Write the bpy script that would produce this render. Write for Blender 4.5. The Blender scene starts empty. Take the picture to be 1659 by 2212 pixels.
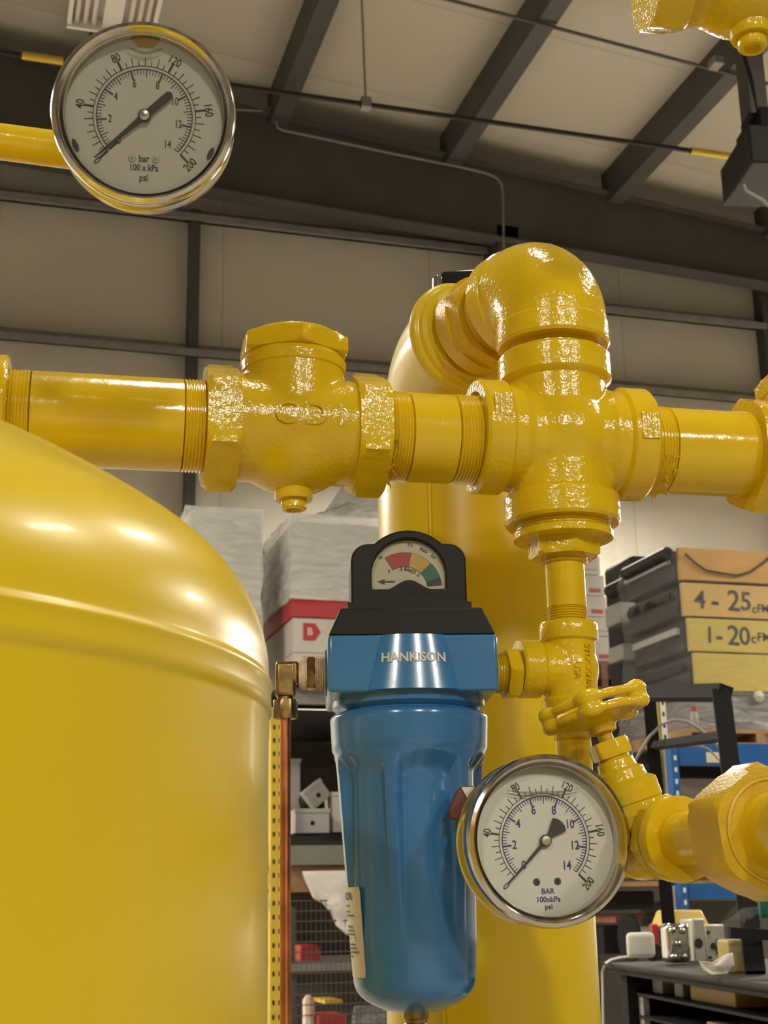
import bpy, bmesh, math, random
from math import sin, cos, pi, radians, sqrt, atan2, hypot, asin, tan
from mathutils import Vector, Matrix
random.seed(7)
scn = bpy.context.scene
COL = scn.collection

# ------------------------------------------------------------------ camera
FPX, CAMZ = 3050.0, 1.15
h_, p_, r_ = radians(16.5), radians(15.5), radians(1.05)
f0 = Vector((sin(h_), cos(h_), 0)); r0 = Vector((cos(h_), -sin(h_), 0)); UZ = Vector((0, 0, 1))
FW = f0*cos(p_) + UZ*sin(p_); up0 = UZ*cos(p_) - f0*sin(p_)
UPV = up0*cos(r_) + r0*sin(r_); RI = r0*cos(r_) - up0*sin(r_)
CP = Vector((0, 0, CAMZ))
cd = bpy.data.cameras.new('camera'); cam = bpy.data.objects.new('camera', cd); COL.objects.link(cam)
m3 = Matrix((RI, UPV, -FW)).transposed()
cam.matrix_world = Matrix.Translation(CP) @ m3.to_4x4()
cd.sensor_fit = 'HORIZONTAL'; cd.sensor_width = 36.0; cd.lens = FPX/1659*36
cd.clip_start = 0.02; cd.clip_end = 100
cd.dof.use_dof = True; cd.dof.focus_distance = 0.95; cd.dof.aperture_fstop = 40
scn.camera = cam

def P(x, y, z):                       # point seen at a pixel of the photograph, z metres along the view axis
    return CP + FW*z + RI*((x-829.5)/FPX*z) - UPV*((y-1106)/FPX*z)
def at(x, y, Y):                      # point seen at a pixel on the upright plane Y metres away
    d = P(x, y, 1)-CP; return CP + d*(Y/d.y)
def atz(x, y, z):                     # point seen at a pixel on the level plane z
    d = P(x, y, 1)-CP; return CP + d*((z-CAMZ)/d.z)

# ------------------------------------------------------------------ view + light levels
vs = scn.view_settings
vs.view_transform = 'Standard'; vs.look = 'None'; vs.gamma = 1.0; vs.use_curve_mapping = False
vs.exposure = 0.0
W = bpy.data.worlds.new('world'); scn.world = W; W.use_nodes = True
W.node_tree.nodes['Background'].inputs[0].default_value = (1.0, 0.9, 0.75, 1)
W.node_tree.nodes['Background'].inputs[1].default_value = 0.08
scn.cycles.max_bounces = 8; scn.cycles.diffuse_bounces = 6; scn.cycles.glossy_bounces = 4
scn.cycles.transparent_max_bounces = 12; scn.cycles.sample_clamp_indirect = 4.0
scn.cycles.caustics_reflective = False; scn.cycles.caustics_refractive = False
LAMP_COL = (1.0, 0.93, 0.79)
# (x, y, z, watts down, fixing, added watts up) high-bay lamps of the hall, plus added ones lighting back wall and racks: 0 hangs from the roof, 1 is an added lamp on an arm off the back wall
LAMPS = [(0.4, 1.2, 5.5, 68, 0, 9), (4.8, 0.5, 5.5, 120, 0, 3), (4.6, 3.4, 5.5, 75, 0, 0.5), (0.1, -5.0, 4.1, 240, 0, 9), (-3.3, -4.0, 4.1, 190, 0, 9),
         (2.6, -5.2, 4.1, 190, 0, 9), (9.3, 10.7, 4.5, 1600, 0, 2), (-4.2, 10.4, 5.0, 900, 0, 3), (4.85, 11.2, 5.20, 380, 1, 1), (7.6, 4.9, 4.6, 300, 0, 1), (-1.9, 5.6, 4.6, 280, 0, 3)]

# ------------------------------------------------------------------ materials
def _mat(name):
    m = bpy.data.materials.new(name); m.use_nodes = True
    return m, m.node_tree, m.node_tree.nodes['Principled BSDF']
def mat(name, col, rough=0.5, metal=0.0, bump=0, bscale=200, bdist=0.0005, coat=0, var=0, vscale=5, spec=None, alpha=1, trans=0, ior=None, col2=None):
    m, nt, b = _mat(name)
    b.inputs['Base Color'].default_value = (*col, 1)
    b.inputs['Roughness'].default_value = rough; b.inputs['Metallic'].default_value = metal
    if spec is not None: b.inputs['Specular IOR Level'].default_value = spec
    if coat: b.inputs['Coat Weight'].default_value = coat; b.inputs['Coat Roughness'].default_value = 0.08
    if alpha < 1: b.inputs['Alpha'].default_value = alpha
    if trans: b.inputs['Transmission Weight'].default_value = trans
    if ior: b.inputs['IOR'].default_value = ior
    tc = nt.nodes.new('ShaderNodeTexCoord')
    if bump:
        n = nt.nodes.new('ShaderNodeTexNoise'); n.inputs['Scale'].default_value = bscale; n.inputs['Detail'].default_value = 3
        bp = nt.nodes.new('ShaderNodeBump'); bp.inputs['Strength'].default_value = bump; bp.inputs['Distance'].default_value = bdist
        nt.links.new(tc.outputs['Object'], n.inputs['Vector'])
        nt.links.new(n.outputs['Fac'], bp.inputs['Height']); nt.links.new(bp.outputs['Normal'], b.inputs['Normal'])
        if coat: nt.links.new(bp.outputs['Normal'], b.inputs['Coat Normal'])
    if var or col2:
        n2 = nt.nodes.new('ShaderNodeTexNoise'); n2.inputs['Scale'].default_value = vscale; n2.inputs['Detail'].default_value = 4
        nt.links.new(tc.outputs['Object'], n2.inputs['Vector'])
        cr = nt.nodes.new('ShaderNodeValToRGB'); cr.color_ramp.elements[0].position = 0.35; cr.color_ramp.elements[1].position = 0.68
        c2 = col2 or tuple(c*(1-var) for c in col)
        cr.color_ramp.elements[0].color = (*c2, 1); cr.color_ramp.elements[1].color = (*col, 1)
        nt.links.new(n2.outputs['Fac'], cr.inputs['Fac']); nt.links.new(cr.outputs['Color'], b.inputs['Base Color'])
    return m
YC = (0.70, 0.475, 0.008)
M = {}
M['yel_cast'] = mat('yellow_paint_on_castings', YC, 0.13, bump=0.6, bscale=300, bdist=0.0008, var=0.12, vscale=30)
M['yel_pipe'] = mat('yellow_paint_on_pipes', YC, 0.16, bump=0.3, bscale=160, bdist=0.0006, var=0.10, vscale=22)
M['yel_tank'] = mat('yellow_paint_on_tanks', (0.66, 0.47, 0.010), 0.3, bump=0.10, bscale=60, bdist=0.0006, coat=0.1, var=0.07, vscale=7)
M['yel_rough'] = mat('thick_yellow_paint', (0.66, 0.42, 0.012), 0.38, bump=0.6, bscale=500, bdist=0.0008, var=0.15, vscale=50)
M['blue'] = mat('blue_enamel', (0.036, 0.170, 0.40), 0.2, bump=0.08, bscale=90, bdist=0.0004, coat=0.3, var=0.15, vscale=18)
M['blackp'] = mat('black_plastic', (0.012, 0.0115, 0.011), 0.55, spec=0.22, bump=0.1, bscale=500, bdist=0.0002)
M['brass'] = mat('brass', (0.36, 0.25, 0.10), 0.32, 1.0, bump=0.3, bscale=300, bdist=0.0003, var=0.45, vscale=120)
M['copper'] = mat('copper', (0.72, 0.27, 0.13), 0.3, 1.0, bump=0.15, bscale=80, bdist=0.0003, var=0.45, vscale=40)
M['tape'] = mat('pink_thread_sealant', (0.62, 0.36, 0.24), 0.6, bump=0.5, bscale=700, bdist=0.0006, var=0.3, vscale=300, col2=(0.7, 0.62, 0.5))
M['steel'] = mat('polished_stainless', (0.62, 0.58, 0.52), 0.14, 1.0, bump=0.03, bscale=120)
M['steel2'] = mat('brushed_steel', (0.45, 0.44, 0.42), 0.35, 1.0)
M['dial'] = mat('dial_face', (0.82, 0.80, 0.75), 0.5)
M['ink'] = mat('black_ink', (0.02, 0.02, 0.025), 0.5)
M['inkb'] = mat('blue_ink', (0.035, 0.03, 0.22), 0.5)
M['inkg'] = mat('slate_ink', (0.06, 0.07, 0.13), 0.5)
M['white'] = mat('white_paint', (0.68, 0.66, 0.6), 0.5)
M['silver_ink'] = mat('silver_lettering', (0.52, 0.50, 0.42), 0.5)
M['label'] = mat('cream_label', (0.58, 0.53, 0.40), 0.5)
M['red'] = mat('red_print', (0.42, 0.03, 0.03), 0.5)
M['dred'] = mat('dial_red', (0.40, 0.045, 0.05), 0.5)
M['dyel'] = mat('dial_yellow', (0.62, 0.36, 0.06), 0.5)
M['dgreen'] = mat('dial_green', (0.02, 0.15, 0.09), 0.5)
M['handle'] = mat('rust_red_vinyl', (0.13, 0.035, 0.02), 0.55)
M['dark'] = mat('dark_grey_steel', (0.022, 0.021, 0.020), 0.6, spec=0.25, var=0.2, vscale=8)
M['black'] = mat('black_steel', (0.011, 0.011, 0.012), 0.7, spec=0.2)
M['rafter'] = mat('grey_primer_steel', (0.070, 0.065, 0.058), 0.6, var=0.15, vscale=2)
M['purlin'] = mat('dark_purlin_steel', (0.075, 0.072, 0.070), 0.55, var=0.2, vscale=2)
M['galv'] = mat('galvanised_steel', (0.28, 0.26, 0.24), 0.45, 0.3, var=0.2, vscale=6)
M['bluesteel'] = mat('blue_rack_paint', (0.012, 0.10, 0.33), 0.4, var=0.2, vscale=9)
M['yrack'] = mat('yellow_rack_paint', (0.62, 0.45, 0.03), 0.4, var=0.15, vscale=9)
M['wood'] = mat('pallet_wood', (0.42, 0.25, 0.12), 0.75, bump=0.3, bscale=60, var=0.35, vscale=12)
M['redwood'] = mat('reddish_pallet_wood', (0.25, 0.085, 0.045), 0.75, var=0.35, vscale=12)
M['tan'] = mat('tan_board', (0.55, 0.35, 0.09), 0.6, var=0.12, vscale=6)
M['tan2'] = mat('orange_board', (0.52, 0.27, 0.035), 0.55, var=0.15, vscale=6)
M['ybox'] = mat('pale_yellow_board', (0.52, 0.39, 0.06), 0.6, var=0.08, vscale=5)
M['plasticw'] = mat('white_box_board', (0.56, 0.53, 0.48), 0.6, var=0.12, vscale=6)
M['greybox'] = mat('grey_enclosure', (0.34, 0.33, 0.31), 0.45)
M['greenbeam'] = mat('grey_green_beam', (0.19, 0.19, 0.16), 0.5, var=0.12, vscale=5)
M['cloth'] = mat('white_cloth', (0.66, 0.63, 0.58), 0.75, bump=0.5, bscale=20, bdist=0.01)
M['cable'] = mat('grey_cable', (0.32, 0.29, 0.27), 0.5)
M['chrome'] = mat('chrome', (0.65, 0.63, 0.62), 0.08, 1.0, bump=0.1, bscale=40, bdist=0.002)
M['alu'] = mat('cast_aluminium', (0.50, 0.48, 0.40), 0.45, 0.6)
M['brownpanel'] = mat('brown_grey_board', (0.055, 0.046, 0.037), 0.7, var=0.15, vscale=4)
M['bench'] = mat('worn_bench_top', (0.042, 0.039, 0.031), 0.75, spec=0.15, var=0.3, vscale=8)
M['floor'] = mat('concrete_floor', (0.36, 0.33, 0.28), 0.5, var=0.2, vscale=1.5)
M['yelplain'] = mat('yellow_plastic', (0.62, 0.42, 0.03), 0.4)
M['green'] = mat('green_plastic', (0.01, 0.12, 0.08), 0.4)
M['tube'] = mat('unlit_fluorescent_tube', (0.60, 0.53, 0.48), 0.2)
# shrink wrap: glossy, half transparent, wrinkled
def wrapmat(name, a, col=(0.55, 0.53, 0.5)):
    m, nt, b = _mat(name); b.inputs['Base Color'].default_value = (*col, 1); b.inputs['Roughness'].default_value = 0.16
    tc = nt.nodes.new('ShaderNodeTexCoord'); mp = nt.nodes.new('ShaderNodeMapping'); mp.inputs['Scale'].default_value = (1.0, 1.0, 4.5)
    n = nt.nodes.new('ShaderNodeTexNoise'); n.inputs['Scale'].default_value = 4; n.inputs['Detail'].default_value = 6; n.inputs['Distortion'].default_value = 1.2
    bp = nt.nodes.new('ShaderNodeBump'); bp.inputs['Strength'].default_value = 0.55; bp.inputs['Distance'].default_value = 0.06
    nt.links.new(tc.outputs['Object'], mp.inputs['Vector']); nt.links.new(mp.outputs['Vector'], n.inputs['Vector'])
    nt.links.new(n.outputs['Fac'], bp.inputs['Height']); nt.links.new(bp.outputs['Normal'], b.inputs['Normal'])
    cr = nt.nodes.new('ShaderNodeValToRGB'); cr.color_ramp.elements[0].position = 0.38; cr.color_ramp.elements[1].position = 0.72
    cr.color_ramp.elements[0].color = (a*0.75,)*3 + (1,); cr.color_ramp.elements[1].color = (min(1, a*1.25),)*3 + (1,)
    nt.links.new(n.outputs['Fac'], cr.inputs['Fac']); nt.links.new(cr.outputs['Color'], b.inputs['Alpha'])
    return m
M['wrap'] = wrapmat('milky_shrink_wrap', 0.5, (0.80, 0.80, 0.80)); M['wrapclear'] = wrapmat('clear_shrink_wrap', 0.10, (0.6, 0.58, 0.55))
M['wrapgrey'] = wrapmat('grey_shrink_wrap', 0.55, (0.35, 0.34, 0.33))
# gauge glass
m, nt, b = _mat('gauge_glass'); mx = nt.nodes.new('ShaderNodeMixShader'); tr = nt.nodes.new('ShaderNodeBsdfTransparent'); gl = nt.nodes.new('ShaderNodeBsdfGlossy')
tr.inputs[0].default_value = (0.97, 0.97, 0.95, 1); gl.inputs['Roughness'].default_value = 0.03; fr = nt.nodes.new('ShaderNodeFresnel'); fr.inputs[0].default_value = 1.45
nt.links.new(fr.outputs[0], mx.inputs[0]); nt.links.new(tr.outputs[0], mx.inputs[1]); nt.links.new(gl.outputs[0], mx.inputs[2])
nt.links.new(mx.outputs[0], nt.nodes['Material Output'].inputs[0]); M['glass'] = m
m, nt, b = _mat('air_bubble_edge'); b.inputs['Base Color'].default_value = (0.20, 0.19, 0.16, 1); b.inputs['Alpha'].default_value = 0.38; b.inputs['Roughness'].default_value = 0.1; M['bubble'] = m
# hall walls: pale insulation panels with seams
def wallmat(name, col, sx, seam):
    m, nt, b = _mat(name); b.inputs['Roughness'].default_value = 0.7
    tc = nt.nodes.new('ShaderNodeTexCoord'); sp = nt.nodes.new('ShaderNodeSeparateXYZ'); nt.links.new(tc.outputs['Object'], sp.inputs[0])
    mt = nt.nodes.new('ShaderNodeMath'); mt.operation = 'PINGPONG'; mt.inputs[1].default_value = sx; nt.links.new(sp.outputs[seam], mt.inputs[0])
    lt = nt.nodes.new('ShaderNodeMath'); lt.operation = 'LESS_THAN'; lt.inputs[1].default_value = 0.012; nt.links.new(mt.outputs[0], lt.inputs[0])
    n = nt.nodes.new('ShaderNodeTexNoise'); n.inputs['Scale'].default_value = 0.6; n.inputs['Detail'].default_value = 5; nt.links.new(tc.outputs['Object'], n.inputs['Vector'])
    cr = nt.nodes.new('ShaderNodeValToRGB'); cr.color_ramp.elements[0].position = 0.3; cr.color_ramp.elements[1].position = 0.75
    cr.color_ramp.elements[0].color = (*[c*0.9 for c in col], 1); cr.color_ramp.elements[1].color = (*col, 1)
    nt.links.new(n.outputs['Fac'], cr.inputs['Fac'])
    mm = nt.nodes.new('ShaderNodeMix'); mm.data_type = 'RGBA'; mm.inputs[7].default_value = (*[c*0.78 for c in col], 1)
    nt.links.new(lt.outputs[0], mm.inputs[0]); nt.links.new(cr.outputs['Color'], mm.inputs[6]); nt.links.new(mm.outputs[2], b.inputs['Base Color'])
    bp = nt.nodes.new('ShaderNodeBump'); bp.inputs['Strength'].default_value = 0.6; bp.inputs['Distance'].default_value = 0.08
    nt.links.new(mt.outputs[0], bp.inputs['Height'])
    n2 = nt.nodes.new('ShaderNodeTexNoise'); n2.inputs['Scale'].default_value = 1.3; nt.links.new(tc.outputs['Object'], n2.inputs['Vector'])
    ad = nt.nodes.new('ShaderNodeMath'); ad.operation = 'ADD'
    mn = nt.nodes.new('ShaderNodeMath'); mn.operation = 'MINIMUM'; mn.inputs[1].default_value = 0.18; nt.links.new(mt.outputs[0], mn.inputs[0])
    nt.links.new(mn.outputs[0], ad.inputs[0]); nt.links.new(n2.outputs['Fac'], ad.inputs[1]); nt.links.new(ad.outputs[0], bp.inputs['Height'])
    nt.links.new(bp.outputs['Normal'], b.inputs['Normal'])
    return m
M['wall'] = wallmat('wall_insulation', (0.57, 0.535, 0.46), 1.1, 0)
M['ceil'] = wallmat('ceiling_insulation', (0.49, 0.45, 0.375), 0.76, 1)

# ------------------------------------------------------------------ mesh helpers
def ang_basis(d, up=Vector((0, 0, 1))):
    d = d.normalized()
    if abs(d.dot(up)) > 0.98: up = Vector((1, 0, 0))
    x = up.cross(d).normalized(); y = d.cross(x)
    return x, y, d
def ZTO(p, d, up=Vector((0, 0, 1))):     # matrix: local z along d, origin p
    x, y, z = ang_basis(Vector(d), up)
    return Matrix.Translation(p) @ Matrix((x, y, z)).transposed().to_4x4()
AX = Matrix.Rotation(pi/2, 4, 'Y')       # local z -> +X
AY = Matrix.Rotation(pi/2, 4, 'X')       # local z -> -Y
T = Matrix.Translation
I4 = Matrix.Identity(4)
_txt = {}
def text_data(s, bold):
    k = (s, bold)
    if k not in _txt:
        cu = bpy.data.curves.new('t', 'FONT'); cu.body = s; cu.size = 1; cu.align_x = 'CENTER'; cu.align_y = 'CENTER'
        cu.fill_mode = 'FRONT'; cu.offset = bold; cu.resolution_u = 4
        o = bpy.data.objects.new('t', cu); COL.objects.link(o)
        dg = bpy.context.evaluated_depsgraph_get(); me = bpy.data.meshes.new_from_object(o.evaluated_get(dg))
        vs_ = [v.co.copy() for v in me.vertices]; fs = [tuple(p.vertices) for p in me.polygons]
        bpy.data.objects.remove(o); bpy.data.curves.remove(cu); bpy.data.meshes.remove(me)
        _txt[k] = (vs_, fs)
    return _txt[k]
class G:
    def __init__(s): s.v = []; s.f = []
    def add(s, vs_, fs, Mx=I4):
        n = len(s.v); s.v += [Mx @ Vector(v) for v in vs_]; s.f += [tuple(i+n for i in f) for f in fs]; return s
    def box(s, x0, x1, y0, y1, z0, z1, Mx=I4, tx=0, ty=0):   # tx, ty: taper of the top
        v = [(x0, y0, z0), (x1, y0, z0), (x1, y1, z0), (x0, y1, z0), (x0+tx, y0+ty, z1), (x1-tx, y0+ty, z1), (x1-tx, y1-ty, z1), (x0+tx, y1-ty, z1)]
        return s.add(v, [(3, 2, 1, 0), (4, 5, 6, 7), (0, 1, 5, 4), (1, 2, 6, 5), (2, 3, 7, 6), (3, 0, 4, 7)], Mx)
    def lathe(s, prof, seg=48, Mx=I4, a0=0, closed=False, cap=True):
        v = []; f = []; m_ = len(prof)
        for i in range(seg):
            a = a0+2*pi*i/seg; c, q = cos(a), sin(a)
            v += [(r*c, r*q, z) for r, z in prof]
        for i in range(seg):
            j = (i+1) % seg
            for k in range(m_ if closed else m_-1):
                l = (k+1) % m_
                f.append((i*m_+k, j*m_+k, j*m_+l, i*m_+l))
        if not closed and cap:
            if prof[0][0] > 1e-6: f.append(tuple(i*m_ for i in reversed(range(seg))))
            if prof[-1][0] > 1e-6: f.append(tuple(i*m_+m_-1 for i in range(seg)))
        return s.add(v, f, Mx)
    def cyl(s, r, z0, z1, Mx=I4, seg=48, ch=0):
        if ch: return s.lathe([(r-ch, z0), (r, z0+ch), (r, z1-ch), (r-ch, z1)], seg, Mx)
        return s.lathe([(r, z0), (r, z1)], seg, Mx)
    def thread(s, r, z0, z1, Mx=I4, pitch=0.0022, seg=48):
        n = max(1, round((z1-z0)/pitch)); pr = [(r*0.94, z0)]
        for i in range(n):
            a = z0+(z1-z0)*i/n; b = z0+(z1-z0)*(i+1)/n
            pr += [(r-0.0010, a+(b-a)*0.05), (r, a+(b-a)*0.4), (r, a+(b-a)*0.6), (r-0.0010, a+(b-a)*0.95)]
        pr.append((r*0.94, z1)); return s.lathe(pr, seg, Mx)
    def hexn(s, R, z0, z1, Mx=I4, a0=0, ch=0.0015):
        # hexagonal collar with chamfered corners: circle-clipped ends
        seg = 48; v = []; f = []
        ap = R*cos(pi/6)
        zs = [(z0, 0), (z0+ch, 1), (z1-ch, 1), (z1, 0)]
        for i in range(seg):
            a = 2*pi*i/seg; b = ((a + pi/6) % (pi/3)) - pi/6     # angle from nearest vertex... hex radius at a
            rh = ap/cos(((a) % (pi/3)) - pi/6)
            for z, k in zs:
                r = rh if k else min(rh, ap+(R-ap)*0.35)
                v.append((r*cos(a+a0), r*sin(a+a0), z))
        m_ = 4
        for i in range(seg):
            j = (i+1) % seg
            for k in range(3): f.append((i*m_+k, j*m_+k, j*m_+k+1, i*m_+k+1))
        f.append(tuple(i*m_ for i in reversed(range(seg)))); f.append(tuple(i*m_+3 for i in range(seg)))
        return s.add(v, f, Mx)
    def tube(s, pts, r, seg=12, Mx=I4, closed=False):
        pts = [Vector(p) for p in pts]; n = len(pts); v = []; f = []
        rr = r if isinstance(r, (list, tuple)) else [r]*n
        px = None
        for i, p in enumerate(pts):
            if closed: d = pts[(i+1) % n]-pts[i-1]
            else: d = pts[min(i+1, n-1)]-pts[max(i-1, 0)]
            d.normalize()
            if px is None: px, py, _ = ang_basis(d)
            else:
                px = (px - d*px.dot(d)).normalized(); py = d.cross(px)
            for k in range(seg):
                a = 2*pi*k/seg; v.append(p+px*(rr[i]*cos(a))+py*(rr[i]*sin(a)))
        for i in range(n if closed else n-1):
            j = (i+1) % n
            for k in range(seg):
                l = (k+1) % seg; f.append((i*seg+k, i*seg+l, j*seg+l, j*seg+k))
        if not closed:
            f.append(tuple(reversed(range(seg)))); f.append(tuple((n-1)*seg+k for k in range(seg)))
        return s.add(v, f, Mx)
    def prism(s, poly, z0, z1, Mx=I4):
        n = len(poly); v = [(x, y, z0) for x, y in poly]+[(x, y, z1) for x, y in poly]
        f = [tuple(reversed(range(n))), tuple(range(n, 2*n))]+[(i, (i+1) % n, n+(i+1) % n, n+i) for i in range(n)]
        return s.add(v, f, Mx)
    def ell(s, rx, ry, rz, Mx=I4, seg=32, rings=16):
        pr = [(max(cos(t), 0 if abs(abs(t)-pi/2) < 1e-6 else 0), sin(t)) for t in [(-pi/2+pi*i/rings) for i in range(rings+1)]]
        pr[0] = (0, -1); pr[-1] = (0, 1)
        return s.lathe(pr, seg, Mx @ Matrix.Diagonal((rx, ry, rz, 1)))
    def text(s, st, size, Mx=I4, th=0.0, bold=0.0, warp=None, sx=1.0):
        vs_, fs = text_data(st, bold); v = [Vector((c.x*size*sx, c.y*size, 0)) for c in vs_]
        if th:
            n = len(v); v2 = v+[Vector((c.x, c.y, th)) for c in v]
            from collections import Counter
            e = {}
            for f in fs:
                for i in range(len(f)): e[(f[i], f[(i+1) % len(f)])] = 1
            side = [(a, b, b+n, a+n) for (a, b) in e if (b, a) not in e]
            fs = [tuple(i+n for i in f) for f in fs]+side; v = v2
        if warp: v = [warp(c) for c in v]
        return s.add(v, fs, Mx)
def mesh(g, name, m, ang=38, flat=False):
    me = bpy.data.meshes.new(name); me.from_pydata([tuple(v) for v in g.v], [], g.f); me.validate(); me.update()
    if not flat:
        me.shade_smooth(); me.set_sharp_from_angle(angle=radians(ang))
    me.materials.append(M[m] if isinstance(m, str) else m); return me
def cast(g, voxel, it, name='c'):        # fuse overlapping solids into one smooth casting, returned as G
    me = mesh(g, name, 'yel_cast'); o = bpy.data.objects.new(name, me); COL.objects.link(o)
    r = o.modifiers.new('r', 'REMESH'); r.mode = 'VOXEL'; r.voxel_size = voxel
    s = o.modifiers.new('s', 'SMOOTH'); s.factor = 0.5; s.iterations = it
    dg = bpy.context.evaluated_depsgraph_get(); e = bpy.data.meshes.new_from_object(o.evaluated_get(dg))
    q = G(); q.v = [v.co.copy() for v in e.vertices]; q.f = [tuple(p.vertices) for p in e.polygons]
    bpy.data.objects.remove(o); bpy.data.meshes.remove(me); bpy.data.meshes.remove(e); return q
def setp(o, label=None, cat=None, group=None, kind=None):
    if label: o['label'] = label
    if cat: o['category'] = cat
    if group: o['group'] = group
    if kind: o['kind'] = kind
    return o
def obj(name, g, m, parent=None, mw=None, ang=38, flat=False, bev=0, label=None, bseg=2):
    o = bpy.data.objects.new(name, mesh(g, name, m, ang, flat)); COL.objects.link(o)
    if parent is not None: o.parent = parent
    if mw is not None: o.matrix_world = mw
    if bev:
        b = o.modifiers.new('bevel', 'BEVEL'); b.width = bev; b.segments = bseg; b.limit_method = 'ANGLE'; b.angle_limit = radians(30)
    if label: o['label'] = label
    return o
def thing(name, mw, label, cat, group=None):
    o = bpy.data.objects.new(name, None); COL.objects.link(o); o.matrix_world = mw; o.empty_display_size = 0.02
    return setp(o, label, cat, group)
def solo(name, g, m, mw, label, cat, group=None, **k):
    return setp(obj(name, g, m, None, mw, **k), label, cat, group)
def struct(name, g, m, **k):
    o = obj(name, g, m, None, None, **k); o['kind'] = 'structure'; return o

# ------------------------------------------------------------------ the hall
YW = 13.0
def roofz(x): return 9.17 - 0.107*x
XL, XR, YB = -12.0, 17.0, -11.0
struct('floor', G().box(XL, XR, YB, YW, -0.2, 0), 'floor')
g = G(); g.add([(XL, YW, 0), (XR, YW, 0), (XR, YW, roofz(XR)+.3), (XL, YW, roofz(XL)+.3), (XL, YW+.2, 0), (XR, YW+.2, 0), (XR, YW+.2, roofz(XR)+.3), (XL, YW+.2, roofz(XL)+.3)],
      [(3, 2, 1, 0), (4, 5, 6, 7), (0, 1, 5, 4), (1, 2, 6, 5), (2, 3, 7, 6), (3, 0, 4, 7)])
struct('wall_back', g, 'wall', flat=True)
struct('wall_front', G().box(XL, XR, YB-.2, YB, 0, 11), 'wall', flat=True)
struct('wall_left', G().box(XL-.2, XL, YB, YW, 0, 11), 'wall', flat=True)
struct('wall_right', G().box(XR, XR+.2, YB, YW, 0, 9), 'wall', flat=True)
g = G(); z0, z1 = roofz(XL)+.32, roofz(XR)+.32
g.add([(XL, YB, z0), (XR, YB, z1), (XR, YW, z1), (XL, YW, z0), (XL, YB, z0+.2), (XR, YB, z1+.2), (XR, YW, z1+.2), (XL, YW, z0+.2)],
      [(0, 3, 2, 1), (4, 5, 6, 7), (0, 1, 5, 4), (1, 2, 6, 5), (2, 3, 7, 6), (3, 0, 4, 7)])
struct('ceiling', g, 'ceil', flat=True)
RS = Matrix.Rotation(math.atan(0.107), 4, 'Y')
# rafter: tapered deep I section running up the gable, its lower flange showing from below
def zrt(x): return roofz(x)+0.02
def zrb(x): return 7.98 - 0.052*(x-2.0)
g = G(); n = 24
for (ya, yb, a, b) in ((YW-.42, YW-.40, 0, 0),):
    for i in range(n):
        xa = XL+.05+(XR-XL-.1)*i/n; xb = XL+.05+(XR-XL-.1)*(i+1)/n
        g.add([(xa, ya, zrb(xa)), (xb, ya, zrb(xb)), (xb, yb, zrb(xb)), (xa, yb, zrb(xa)), (xa, ya, zrt(xa)), (xb, ya, zrt(xb)), (xb, yb, zrt(xb)), (xa, yb, zrt(xa))],
              [(3, 2, 1, 0), (4, 5, 6, 7), (0, 1, 5, 4), (2, 3, 7, 6)])
for i in range(n):
    xa = XL+.05+(XR-XL-.1)*i/n; xb = XL+.05+(XR-XL-.1)*(i+1)/n
    for zf, t in ((zrb, -.016), (zrt, -.016)):
        g.add([(xa, YW-.52, zf(xa)+t), (xb, YW-.52, zf(xb)+t), (xb, YW-.30, zf(xb)+t), (xa, YW-.30, zf(xa)+t), (xa, YW-.52, zf(xa)), (xb, YW-.52, zf(xb)), (xb, YW-.30, zf(xb)), (xa, YW-.30, zf(xa))],
              [(3, 2, 1, 0), (4, 5, 6, 7), (0, 1, 5, 4), (2, 3, 7, 6)])
struct('trim_1', g, 'rafter', flat=True)
# purlins: Z sections running out from the gable, one trim each
k = 2
for x in (-4.8, -2.95, -1.1, 0.75, 2.6, 4.47, 6.33, 8.2, 10.05, 11.9):
    z = roofz(x)+.2
    g = G(); g.box(x-.012, x+.012, YB+.05, YW-.3, z-.24, z+.12); g.box(x-.01, x+.17, YB+.05, YW-.3, z-.262, z-.24)
    g.box(x+.16, x+.17, YB+.05, YW-.3, z-.24, z-.20)
    struct('trim_%d' % k, g, 'purlin', flat=True); k += 1
# wall girts and wall posts
def girt(xa, xb, z):
    g = G(); g.box(xa, xb, YW-.22, YW-.02, z+.0, z+.012); g.box(xa, xb, YW-.22, YW-.205, z-.06, z); g.box(xa, xb, YW-.06, YW-.02, z, z+.12)
    return g
for xa, xb, z in ((XL, 5.0, 7.82), (XL, 5.0, 6.37), (5.3, 8.28, 7.29), (5.3, 8.28, 6.40), (8.34, XR, 7.29), (8.34, XR, 6.40)):
    struct('trim_%d' % k, girt(xa+.01, xb-.01, z), 'galv', flat=True); k += 1
for x, w in ((1.89, .05), (8.31, .05), (12.6, .05), (-4.4, .05)):
    struct('trim_%d' % k, G().box(x-w, x+w, YW-.17, YW, 0, 7.9), 'rafter', flat=True); k += 1
struct('trim_%d' % k, G().box(5.02, 5.26, YW-.42, YW-.0, 0, 8.0), 'rafter', flat=True); k += 1

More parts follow.
